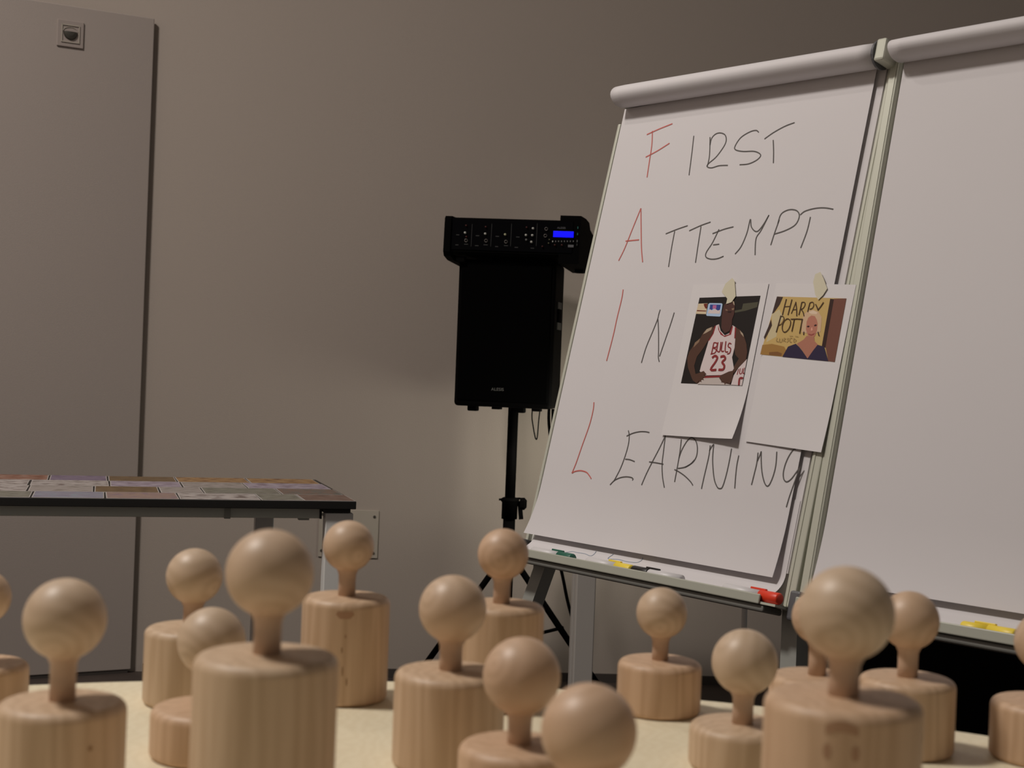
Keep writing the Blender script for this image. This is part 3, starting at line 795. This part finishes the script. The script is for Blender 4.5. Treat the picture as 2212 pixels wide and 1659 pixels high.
PICTURE_ONE = [('black',[(0.3545,0.5104),(0.5125,0.5111),(0.5131,0.3377),(0.3529,0.3378)]),('stand',[(0.473,0.4962),(0.51,0.4989),(0.51,0.4888),(0.4838,0.4824),(0.4564,0.4786),(0.4552,0.4828),(0.4724,0.4853)]),('cream',[(0.355,0.4983),(0.3795,0.4986),(0.3818,0.4767),(0.3532,0.4778)]),('signred',[(0.3694,0.4978),(0.3792,0.4982),(0.3806,0.488),(0.3768,0.488),(0.3714,0.4938)]),('signred',[(0.3549,0.4853),(0.3799,0.4838),(0.38,0.4821),(0.355,0.483)]),('skyblue',[(0.385,0.4989),(0.4176,0.4979),(0.42,0.4958),(0.4216,0.4735),(0.4194,0.4714),(0.3847,0.4732),(0.3826,0.4753),(0.3822,0.4967)]),('signblue',[(0.3873,0.496),(0.416,0.4951),(0.4165,0.484),(0.4097,0.4834),(0.403,0.4877),(0.3976,0.487),(0.393,0.4836),(0.3885,0.483)]),('signpink',[(0.3951,0.4945),(0.4048,0.4943),(0.4058,0.4873),(0.396,0.4875)]),('white',[(0.3894,0.4865),(0.3967,0.4836),(0.4032,0.487),(0.4115,0.4833),(0.4179,0.4853),(0.4179,0.477),(0.3861,0.4781),(0.387,0.4837)]),('skin1',[(0.4056,0.4514),(0.4108,0.4493),(0.4095,0.4375),(0.3997,0.4194),(0.3936,0.4082),(0.3815,0.3914),(0.3791,0.3732),(0.3876,0.3567),(0.4082,0.3627),(0.4172,0.3568),(0.4111,0.349),(0.4019,0.3389),(0.3945,0.3389),(0.381,0.3469),(0.363,0.3701),(0.3559,0.3882),(0.358,0.4009),(0.3684,0.4178),(0.3802,0.4291),(0.3861,0.4417),(0.3938,0.4472)]),('hl',[(0.3921,0.4465),(0.4049,0.4507),(0.4046,0.4451),(0.3924,0.4389),(0.3848,0.4361)]),('hl2',[(0.368,0.4192),(0.3797,0.4277),(0.3788,0.4207),(0.367,0.4094)]),('skin1',[(0.4688,0.449),(0.4798,0.4442),(0.4912,0.4347),(0.5029,0.4172),(0.5089,0.4011),(0.5093,0.3864),(0.4955,0.3727),(0.4851,0.359),(0.4842,0.3428),(0.4695,0.3381),(0.4598,0.3408),(0.451,0.3501),(0.455,0.3583),(0.4696,0.3641),(0.4819,0.3711),(0.4912,0.3888),(0.4802,0.3967),(0.4736,0.4116),(0.4718,0.4279)]),('hl',[(0.479,0.444),(0.4887,0.4374),(0.4926,0.4307),(0.4834,0.4374)]),('white',[(0.4126,0.4527),(0.4218,0.4561),(0.43,0.443),(0.4433,0.434),(0.4546,0.4388),(0.458,0.4539),(0.4688,0.449),(0.4718,0.4279),(0.4748,0.4102),(0.4737,0.3912),(0.484,0.3698),(0.4805,0.363),(0.4538,0.3563),(0.416,0.3547),(0.3971,0.3625),(0.3977,0.3736),(0.4008,0.3958),(0.4041,0.4236),(0.4113,0.4375)]),('jred',[(0.42,0.4557),(0.4272,0.443),(0.4417,0.4333),(0.4535,0.4361),(0.4566,0.4511),(0.4598,0.4525),(0.4591,0.4354),(0.4442,0.4306),(0.432,0.4354),(0.4228,0.4458)]),('jred',[(0.4117,0.4527),(0.4152,0.4534),(0.4132,0.4375),(0.406,0.4236),(0.4025,0.4229),(0.4104,0.4375)]),('jred',[(0.4649,0.4504),(0.469,0.449),(0.4718,0.4279),(0.4692,0.4279)]),('skin2',[(0.425,0.4943),(0.4295,0.4977),(0.4391,0.5023),(0.4482,0.5022),(0.4535,0.4924),(0.4562,0.4759),(0.4538,0.4649),(0.4559,0.4539),(0.4535,0.4429),(0.4422,0.4381),(0.4303,0.4485),(0.4266,0.4651),(0.4244,0.4818)]),('hl',[(0.4447,0.502),(0.4497,0.5001),(0.4528,0.4931),(0.4492,0.4952)]),('hl2',[(0.4309,0.4859),(0.4357,0.4851),(0.4383,0.4823),(0.4326,0.4831)]),('hl2',[(0.4469,0.487),(0.4535,0.488),(0.4531,0.4839),(0.4487,0.4835)]),('skind',[(0.4375,0.4816),(0.4484,0.4815),(0.4474,0.4787),(0.4392,0.4788)]),('shorts',[(0.412,0.3491),(0.4515,0.3514),(0.4612,0.3422),(0.4873,0.3378),(0.3969,0.3369),(0.4017,0.3398)]),('jred',[(0.411,0.3529),(0.454,0.3553),(0.4549,0.3523),(0.412,0.3493)]),('white',[(0.5123,0.3884),(0.5131,0.3377),(0.4855,0.3382),(0.4876,0.3564),(0.4959,0.3714)]),('skin1',[(0.454,0.3556),(0.4733,0.3635),(0.4851,0.3658),(0.4863,0.3483),(0.4818,0.3387),(0.4754,0.3426),(0.4696,0.3377),(0.4662,0.3437),(0.4596,0.3415),(0.4601,0.3462),(0.4531,0.3488)]),('skin1',[(0.3828,0.3539),(0.408,0.3634),(0.4172,0.3568),(0.4103,0.3552),(0.4168,0.3519),(0.4091,0.3497),(0.4141,0.345),(0.4055,0.3461),(0.4088,0.3407),(0.4005,0.3439),(0.3965,0.3383),(0.3836,0.3442)])]
STROKES_ONE = [('jred',0.00262,[(0.4191,0.4195),(0.419,0.3981)]),('jred',0.00223,[(0.4191,0.4195),(0.4277,0.4181),(0.4278,0.4112),(0.4192,0.4091),(0.4282,0.4064),(0.4277,0.3995),(0.4168,0.3967)]),('jred',0.00249,[(0.4298,0.4202),(0.4307,0.4058),(0.4345,0.402),(0.4391,0.4031),(0.4371,0.4209)]),('jred',0.00249,[(0.4411,0.421),(0.4429,0.4038),(0.45,0.4029)]),('jred',0.00249,[(0.4497,0.4224),(0.453,0.4032),(0.4607,0.4017)]),('jred',0.00236,[(0.465,0.417),(0.4592,0.4186),(0.4582,0.4122),(0.4658,0.4081),(0.4656,0.3996),(0.4595,0.3976)]),('jred',0.00471,[(0.4229,0.3892),(0.429,0.3934),(0.4363,0.39),(0.4341,0.3818),(0.4255,0.3665),(0.4402,0.3662)]),('jred',0.00471,[(0.4441,0.3915),(0.4527,0.393),(0.4574,0.3876),(0.4514,0.3814),(0.4586,0.3747),(0.4576,0.3672),(0.4459,0.3666)]),('jred',0.00183,[(0.4966,0.3687),(0.496,0.3579)]),('jred',0.00183,[(0.5006,0.3701),(0.5014,0.3607),(0.5066,0.3609),(0.5067,0.3702)]),('jred',0.00183,[(0.5106,0.3716),(0.51,0.3609),(0.5133,0.3617)]),('jred',0.00445,[(0.5057,0.3381),(0.5042,0.3501),(0.5099,0.3516),(0.512,0.3503)])]
PICTURE_TWO = [('yellow',[(0.5546,0.5083),(0.716,0.5012),(0.7177,0.386),(0.5426,0.3975)]),('pale',[(0.5512,0.4742),(0.5663,0.4836),(0.5795,0.4686),(0.5715,0.4474),(0.5729,0.4316),(0.5514,0.4209),(0.5514,0.4369),(0.557,0.4517)]),('dk',[(0.5546,0.5083),(0.5697,0.5069),(0.5654,0.4921),(0.5558,0.4773),(0.551,0.4747)]),('dk',[(0.5516,0.4646),(0.557,0.4528),(0.5505,0.4347),(0.5461,0.4257),(0.5428,0.4305),(0.5488,0.4518)]),('ochre',[(0.5433,0.4156),(0.5657,0.4178),(0.5963,0.4128),(0.6034,0.4055),(0.597,0.3945),(0.5426,0.3975)]),('ochre2',[(0.5631,0.402),(0.5828,0.4032),(0.5942,0.4002),(0.5942,0.395),(0.5645,0.3967)]),('door',[(0.6802,0.5012),(0.6895,0.5004),(0.6934,0.4104),(0.6824,0.4149)]),('brick',[(0.689,0.5011),(0.716,0.5012),(0.7177,0.386),(0.7033,0.3873),(0.6913,0.4124)]),('hair',[(0.6306,0.4394),(0.6257,0.4618),(0.6275,0.4728),(0.6348,0.4797),(0.6466,0.4812),(0.6596,0.4776),(0.6692,0.4677),(0.6714,0.4574),(0.6732,0.4409),(0.6685,0.4384),(0.6393,0.4384)]),('hairl',[(0.6373,0.4773),(0.6468,0.4803),(0.6581,0.476),(0.6563,0.473),(0.6433,0.4741)]),('face',[(0.6372,0.4597),(0.6393,0.4669),(0.6454,0.4708),(0.6533,0.4695),(0.6593,0.4631),(0.6634,0.4554),(0.6649,0.443),(0.6624,0.4322),(0.6556,0.4291),(0.6462,0.4338),(0.6391,0.4451)]),('neck',[(0.6437,0.4332),(0.6616,0.4305),(0.6639,0.4235),(0.6739,0.4164),(0.6561,0.3911),(0.6394,0.4069),(0.6243,0.4182),(0.6385,0.426)]),('navy',[(0.6223,0.4183),(0.6316,0.4125),(0.6412,0.4048),(0.656,0.3913),(0.665,0.4061),(0.6726,0.4166),(0.6883,0.4134),(0.7036,0.3871),(0.5972,0.3937),(0.6055,0.4128)]),('eye',[(0.6395,0.4503),(0.6423,0.4522),(0.6464,0.4511),(0.645,0.4487),(0.6418,0.4488)]),('eye',[(0.6556,0.4523),(0.6589,0.4544),(0.6624,0.4531),(0.661,0.451),(0.6573,0.4506)]),('lip',[(0.6459,0.4374),(0.654,0.4356),(0.6612,0.4384),(0.6593,0.4346),(0.6539,0.4332),(0.6485,0.4348)]),('cheek',[(0.6505,0.4472),(0.6526,0.4492),(0.6554,0.443),(0.6512,0.442)]),('eye',[(0.6345,0.441),(0.6368,0.4405),(0.6377,0.4343),(0.6353,0.4348)]),('eye',[(0.6667,0.4404),(0.6685,0.4409),(0.6739,0.4317),(0.6704,0.4333)])]
STROKES_TWO = [('ink',0.00237,[(0.579,0.5027),(0.5779,0.4876),(0.5772,0.4723)]),('ink',0.00237,[(0.5925,0.5017),(0.5915,0.4864),(0.5905,0.4721)]),('ink',0.00158,[(0.5791,0.4882),(0.5916,0.4885)]),('ink',0.00178,[(0.5977,0.4747),(0.6011,0.4873),(0.6032,0.4972)]),('ink',0.00217,[(0.6027,0.4967),(0.6081,0.483),(0.6118,0.4698)]),('ink',0.00138,[(0.6005,0.482),(0.6082,0.4824)]),('ink',0.00217,[(0.617,0.4959),(0.617,0.4839),(0.6161,0.4719)]),('ink',0.00158,[(0.617,0.4959),(0.6239,0.4953),(0.6258,0.49),(0.6227,0.4843),(0.6179,0.4828)]),('ink',0.00198,[(0.6186,0.4828),(0.6244,0.4775),(0.629,0.4696)]),('ink',0.00217,[(0.6363,0.4945),(0.6355,0.4846),(0.6354,0.4774)]),('ink',0.00158,[(0.6363,0.4945),(0.6425,0.4955),(0.6462,0.4907),(0.6445,0.4845),(0.6386,0.4825)]),('ink',0.00217,[(0.6498,0.4917),(0.6543,0.4864),(0.6583,0.4802)]),('ink',0.00217,[(0.6673,0.495),(0.6629,0.4873),(0.6577,0.4802)]),('ink',0.00217,[(0.5741,0.4713),(0.5727,0.4559),(0.5709,0.4395)]),('ink',0.00158,[(0.5732,0.4697),(0.5798,0.4696),(0.5833,0.4638),(0.58,0.4559),(0.5735,0.4527)]),('ink',0.00178,[(0.5897,0.4648),(0.5843,0.4601),(0.5827,0.4506),(0.5862,0.4421),(0.5927,0.44),(0.5986,0.4452),(0.6011,0.4536),(0.5992,0.461),(0.5937,0.4647),(0.589,0.4648)]),('ink',0.00178,[(0.5991,0.4642),(0.616,0.4645)]),('ink',0.00217,[(0.6076,0.4641),(0.6079,0.4526),(0.6075,0.441)]),('ink',0.00178,[(0.6127,0.4646),(0.6279,0.4637)]),('ink',0.00217,[(0.6266,0.4634),(0.6266,0.4504),(0.6268,0.4369)]),('faint',0.00099,[(0.5761,0.4295),(0.5757,0.4231),(0.582,0.4221)]),('faint',0.00099,[(0.5824,0.4284),(0.5833,0.4221),(0.5886,0.4221),(0.5883,0.4285)]),('faint',0.00099,[(0.5926,0.4222),(0.5923,0.4285),(0.5965,0.4274),(0.5931,0.4253),(0.5978,0.4222)]),('faint',0.00099,[(0.6041,0.4285),(0.5998,0.4274),(0.6039,0.4243),(0.6001,0.4212)]),('faint',0.00099,[(0.612,0.4285),(0.6068,0.4285),(0.6077,0.4222),(0.6124,0.4217)]),('faint',0.00099,[(0.6159,0.4285),(0.6169,0.4218),(0.6221,0.4244),(0.6159,0.4285)]),('faint',0.00079,[(0.6044,0.4327),(0.6122,0.4327)]),('faint',0.00079,[(0.6176,0.4322),(0.6255,0.4317)])]



def chart_frame(O, yaw, lean):
    U = Vector((math.cos(yaw), -math.sin(yaw), 0))
    N = Vector((-math.sin(yaw), -math.cos(yaw), 0))
    V = -N * math.sin(lean) + Vector((0, 0, 1)) * math.cos(lean)
    return frame_matrix(O, U, V, U.cross(V))


def sheet(bm, f, nu, nv):
    g = [[bm.verts.new(f(i / nu, j / nv)) for i in range(nu + 1)] for j in range(nv + 1)]
    for j in range(nv):
        for i in range(nu):
            bm.faces.new((g[j][i], g[j][i + 1], g[j + 1][i + 1], g[j + 1][i]))
    return bm


def under_w(v):
    q = max(0.0, (0.015 - v) / 0.055)
    return 0.0055 + 0.044 * q ** 2.6


def flip_chart(label, M, H, roll_v0, roll_v1, roll_u0, left_profile, flare, leg_w):
    t = thing('flip_chart', label, 'flip chart', M, 'flip charts side by side')
    Mi = M.inverted()
    W = 0.68
    obj('board', B(-0.010, 0.702, -0.044, H + 0.004, -0.020, -0.002, bevel=0.002), M_WHITELEG, t)
    # side profiles with a groove
    pr = obj('side_profile', B(0.704, 0.7265, -0.044, H + 0.006, -0.022, 0.0105, bevel=0.0025), M_ALU, t)
    obj('profile_ridge', B(0.709, 0.7125, -0.044, H + 0.004, 0.0105, 0.0118), M_ALU, pr)
    if left_profile:
        pr = obj('side_profile', B(-0.030, -0.0105, -0.044, H + 0.006, -0.022, 0.0105, bevel=0.0025), M_ALU, t)
        obj('profile_ridge', B(-0.0175, -0.0145, -0.044, H + 0.004, 0.0105, 0.0118), M_ALU, pr)
    else:
        obj('side_profile', B(-0.0190, -0.0105, -0.044, H - 0.03, -0.022, 0.007, bevel=0.002), M_ALU, t)
    obj('top_rail', B(-0.012, 0.7265, H + 0.0065, H + 0.0125, -0.02, 0.010, bevel=0.002), M_ALU_DK, t)
    # pad of paper
    obj('paper_pad', B(0.004, 0.6965, 0.012, H, -0.0015, 0.0045), M_PAPER, t)

    def under(a, b):
        v = 0.14 - 0.180 * b
        return (0.012 + 0.682 * a, v, under_w(v))
    bm = sheet(bmesh.new(), under, 8, 40)
    us = obj('under_sheet', bm, M_PAPER, t, True)

    def front(a, b):
        u = W * a; v = H * (1 - b)
        w = 0.0122
        if v < 0.12:
            q = 1 - v / 0.12
            w += 0.010 * q * q
        u -= flare * max(0, 1 - v / 0.10) ** 2 * (1 - a) ** 6
        return (u, v, w)
    fs = obj('front_sheet', sheet(bmesh.new(), front, 30, 60), M_PAPER, t, True)
    # sheets folded back over the top
    bm = bmesh.new()
    nu, ns = 26, 26
    rings = []
    for i in range(nu + 1):
        a = i / nu
        v0 = roll_v0[0] + (roll_v0[1] - roll_v0[0]) * a
        v1 = roll_v1[0] + (roll_v1[1] - roll_v1[0]) * a
        cv, rv = (v0 + v1) / 2, (v1 - v0) / 2
        u = roll_u0 + (0.700 - roll_u0) * a
        ring = []
        for s in range(ns):
            th = 2 * math.pi * s / ns
            lobe = 1 + 0.05 * math.cos(2 * th + 0.9)
            end = 1.0 if 0 < i < nu else 0.97
            wv = 0.034 + 0.031 * math.cos(th) * lobe * end
            vv = cv + rv * math.sin(th) * end
            if -2.0 < th - 2 * math.pi < -0.9:       # lower flap with a slight crease
                wv += 0.004 * math.sin((th - 2 * math.pi + 2.0) / 1.1 * math.pi)
            ring.append(bm.verts.new((u, vv, wv)))
        rings.append(ring)
    for a_, b_ in zip(rings[:-1], rings[1:]):
        for s in range(ns):
            bm.faces.new((a_[s], a_[(s + 1) % ns], b_[(s + 1) % ns], b_[s]))
    bm.faces.new(rings[0]); bm.faces.new(rings[-1])
    o = obj('folded_pages', bm, M_PAPER, t, True)
    o['label'] = 'roll of pages folded back over the top'
    # end pieces of the top clamp
    ve = (roll_v0[1] + roll_v1[1]) / 2
    obj('clamp_end', move(lathe([(0, 0), (0.027, 0), (0.027, 0.004), (0, 0.004)], 20, 'X'), 0.7005, ve, 0.034), M_PLASTIC_GR, t)
    obj('clamp_bar', B(0.7047, 0.726, ve - 0.020, ve + 0.022, 0.0122, 0.056, bevel=0.004), M_ALU, t)
    # pen tray
    us0 = 0.012 if left_profile else -0.005
    tr = obj('pen_tray', B(us0, 0.742, -0.050, -0.046, -0.006, 0.073), M_ALU, t)
    obj('tray_lip', B(us0, 0.709, -0.0505, -0.034, 0.0732, 0.0775, bevel=0.0018), M_LIP, t)
    obj('tray_underside', B(us0 + 0.005, 0.715, -0.062, -0.0506, 0.02, 0.070, bevel=0.003), M_ALU_DK, t)
    if not left_profile:
        obj('tray_bracket', B(-0.022, -0.0055, -0.058, -0.012, -0.024, 0.068, bevel=0.003), M_PLASTIC_GR, t)
    obj('tray_bracket', B(0.7430, 0.765, -0.066, -0.016, 0.0122, 0.045, bevel=0.004), M_PLASTIC_GR, t)
    # legs
    R3 = M.to_3x3()
    Uw, Vw = R3.col[0], R3.col[1]
    for u0, sp in ((0.045, -0.20), (0.715, 0.20)):
        s = M @ Vector((u0, -0.045, leg_w))
        d = -Vw + Uw * sp
        e = s + d * (s.z / -d.z)
        mid = s + (e - s) * 0.16
        lg = obj('leg', bar(Mi @ s, Mi @ e, 0.026, 0.024, (1, 0, 0)), M_LEGMETAL, t)
        obj('leg_sleeve', bar(Mi @ s, Mi @ mid, 0.034, 0.030, (1, 0, 0)), M_SLEEVE, lg)
    s = M @ Vector((0.36, 0.93, -0.03))
    e = Vector((s.x + 0.02, s.y + 0.01, 0.0))
    lg = obj('leg', tube([Mi @ s, Mi @ e], 0.0058, 12), M_WHITELEG, t, True)
    lg['label'] = 'thin pale rear leg'
    return t, fs, us


ML = chart_frame((0.0596, 2.9713, 0.7465), 0.91168, 0.2337)
tL, fsL, usL = flip_chart('flip chart on the left with handwritten words and two taped photos', ML, 0.950, (0.9455, 0.9290), (0.9920, 0.9715), 0.004, False, 0.010, -0.012)
MR = chart_frame((0.5302, 2.3735, 0.7532), 0.8305, 0.2220)
tR, fsR, usR = flip_chart('blank white flip chart at the right edge of the picture', MR, 0.945, (0.9215, 0.9235), (0.9590, 0.9640), -0.004, True, 0.0, -0.056)

# handwriting
for ch, c, strokes in LETTERS:
    bm = bmesh.new()
    for s in strokes:
        ribbon(bm, s, 0.0023 if c == 'k' else 0.0026, 0.0129, 6)
    o = obj('letter', bm, M_MARKR if c == 'r' else M_MARKK, fsL)
    o['label'] = ('red' if c == 'r' else 'black') + ' handwritten letter ' + ch
for s in DOODLES:
    bm = bmesh.new()
    P = spline([(p[0], p[1], 0) for p in s], 6)
    pts = []
    for p_ in P:
        vv = max(p_.y, -0.038)
        pts.append((p_.x, vv, under_w(vv) + 0.0006))
    obj('pen_line', tube(pts, 0.0008, 5), M_MARKB, usL)

# the two taped prints
KP = 1.75
PC = {'black': srgb(22, 17, 16, KP), 'stand': srgb(62, 60, 48, KP), 'cream': srgb(170, 155, 130, KP), 'signred': srgb(90, 35, 25, KP), 'skyblue': srgb(140, 160, 185, KP),
      'signblue': srgb(40, 55, 115, KP), 'signpink': srgb(150, 85, 125, KP), 'white': srgb(172, 160, 160, KP), 'skin1': srgb(66, 44, 35, KP), 'skin2': srgb(62, 38, 34, KP), 'skind': srgb(35, 20, 20, KP),
      'hl': srgb(140, 125, 108, KP), 'hl2': srgb(110, 88, 70, KP), 'jred': srgb(110, 36, 38, KP), 'shorts': srgb(155, 146, 142, KP), 'yellow': srgb(158, 134, 84, KP), 'pale': srgb(160, 148, 118, KP),
      'dk': srgb(50, 36, 32, KP), 'ochre': srgb(128, 96, 50, KP), 'ochre2': srgb(100, 68, 38, KP), 'door': srgb(42, 24, 20, KP), 'brick': srgb(92, 58, 48, KP), 'hair': srgb(164, 138, 112, KP),
      'hairl': srgb(178, 158, 138, KP), 'face': srgb(146, 96, 80, KP), 'neck': srgb(138, 92, 76, KP), 'navy': srgb(34, 27, 50, KP), 'eye': srgb(44, 26, 26, KP), 'lip': srgb(118, 58, 54, KP),
      'cheek': srgb(178, 128, 112, KP), 'ink': srgb(58, 40, 26, KP), 'faint': srgb(128, 108, 70, KP)}
PKEYS = list(PC)
PMATS = [mat('print_' + k_, PC[k_], 0.5, spec=0.25) for k_ in PKEYS]


def printed_sheet(label, corners, wbase, polys, strokes, tape, lift):
    t = thing('photo_print', label, 'print', ML, 'prints taped to the flip chart')
    c = [Vector((p_[0], p_[1], 0)) for p_ in corners]

    def f(a, b):
        p_ = (c[0] * (1 - a) + c[1] * a) * (1 - b) + (c[3] * (1 - a) + c[2] * a) * b
        q = max(0, (b - 0.62) / 0.38)
        return (p_.x, p_.y, wbase + lift * q * q * (0.15 + 0.85 * a * a))
    bm = sheet(bmesh.new(), f, 10, 24)
    obj('paper', bm, M_PAPER2, t, True)
    bm = bmesh.new()
    lay = wbase + 0.0004
    for cn, pts in polys:
        lay += 0.00004
        fc = bm.faces.new([bm.verts.new((p_[0], p_[1], lay)) for p_ in pts])
        fc.material_index = PKEYS.index(cn)
    for cn, wd_, pts in strokes:
        lay += 0.00003
        ribbon(bm, pts, wd_, lay, 4, PKEYS.index(cn))
    me_o = obj('picture', bm, PMATS, t)
    bm = bmesh.new()
    vs = [bm.verts.new((p_[0], p_[1], lay + 0.0004)) for p_ in tape]
    fc = bm.faces.new(vs)
    ex = bmesh.ops.extrude_face_region(bm, geom=[fc])
    bmesh.ops.translate(bm, verts=[v for v in ex['geom'] if isinstance(v, bmesh.types.BMVert)], vec=(0, 0, -0.0003))
    o = obj('tape', bm, M_TAPE, t); o['label'] = 'piece of yellowish masking tape'
    return t


printed_sheet('taped print of a basketball player in a white jersey with number 23', PRINTS['sheet1'], 0.0140, PICTURE_ONE, STROKES_ONE, PRINTS['tape1'], 0.016)
printed_sheet('taped print of a woman in a navy top before a yellow poster', PRINTS['sheet2'], 0.0150, PICTURE_TWO, STROKES_TWO, PRINTS['tape2'], 0.004)

# ------------------------------------------------------------------ markers in the trays
def marker(label, M, u, w, v, cap_col, body_col, cap_right=True, length=0.125, rad=0.0094, yaw=0.0, clip=True, body_rough=0.4):
    mm = M @ Matrix.Translation((u, v, w)) @ Matrix.Rotation(yaw, 4, 'Y')
    t = thing('marker_pen', label, 'marker', mm, 'markers in the flip chart trays')
    s = 1 if cap_right else -1
    cl = 0.042
    b_ = lathe([(0, 0), (rad * .9, 0), (rad, 0.002), (rad, length - cl), (0, length - cl)], 16, 'X')
    if s > 0:
        move(b_, -(length - cl), 0, 0)
    obj('barrel', b_, body_col, t, True)
    c_ = lathe([(0, 0), (rad * 1.08, 0), (rad * 1.08, cl - 0.002), (rad * .95, cl), (0, cl)], 18, 'X')
    if s < 0:
        move(c_, -cl, 0, 0)
    cp = obj('cap', c_, cap_col, t, True)
    if clip:
        x0, x1 = (-0.024, 0.010) if s > 0 else (-0.010, 0.024)
        obj('clip', B(x0, x1, rad * .9, rad * 1.32, -0.003, 0.003, bevel=0.001), cap_col, t)
    return t


M_MWHITE = mat('marker_white', (0.66, 0.64, 0.65), 0.4)
M_CGREEN = mat('cap_green', srgb(26, 76, 62, 1.7), 0.4)
M_CYELL = mat('cap_yellow', srgb(205, 182, 62, 1.5), 0.4)
M_CRED = mat('cap_red', srgb(188, 50, 28, 1.6), 0.4)
M_CBLK = mat('cap_black', (0.012, 0.010, 0.010), 0.4)
VT = -0.046 + 0.0103
marker('marker with a green cap lying in the left flip chart tray', ML, 0.165, 0.0615, VT, M_CGREEN, M_MWHITE)
marker('yellow marker lying in the left flip chart tray', ML, 0.335, 0.0615, VT, M_CYELL, M_MWHITE, rad=0.0096)
marker('marker with a black cap lying in the left flip chart tray', ML, 0.425, 0.0615, VT, M_CBLK, M_MWHITE, cap_right=False)
marker('marker with a red cap at the right end of the left tray', ML, 0.698, 0.0620, VT, M_CRED, M_MWHITE, rad=0.0094)
marker('yellow highlighter lying in the right flip chart tray', MR, 0.347, 0.0615, VT, M_CYELL, M_CYELL, length=0.085, rad=0.0094)
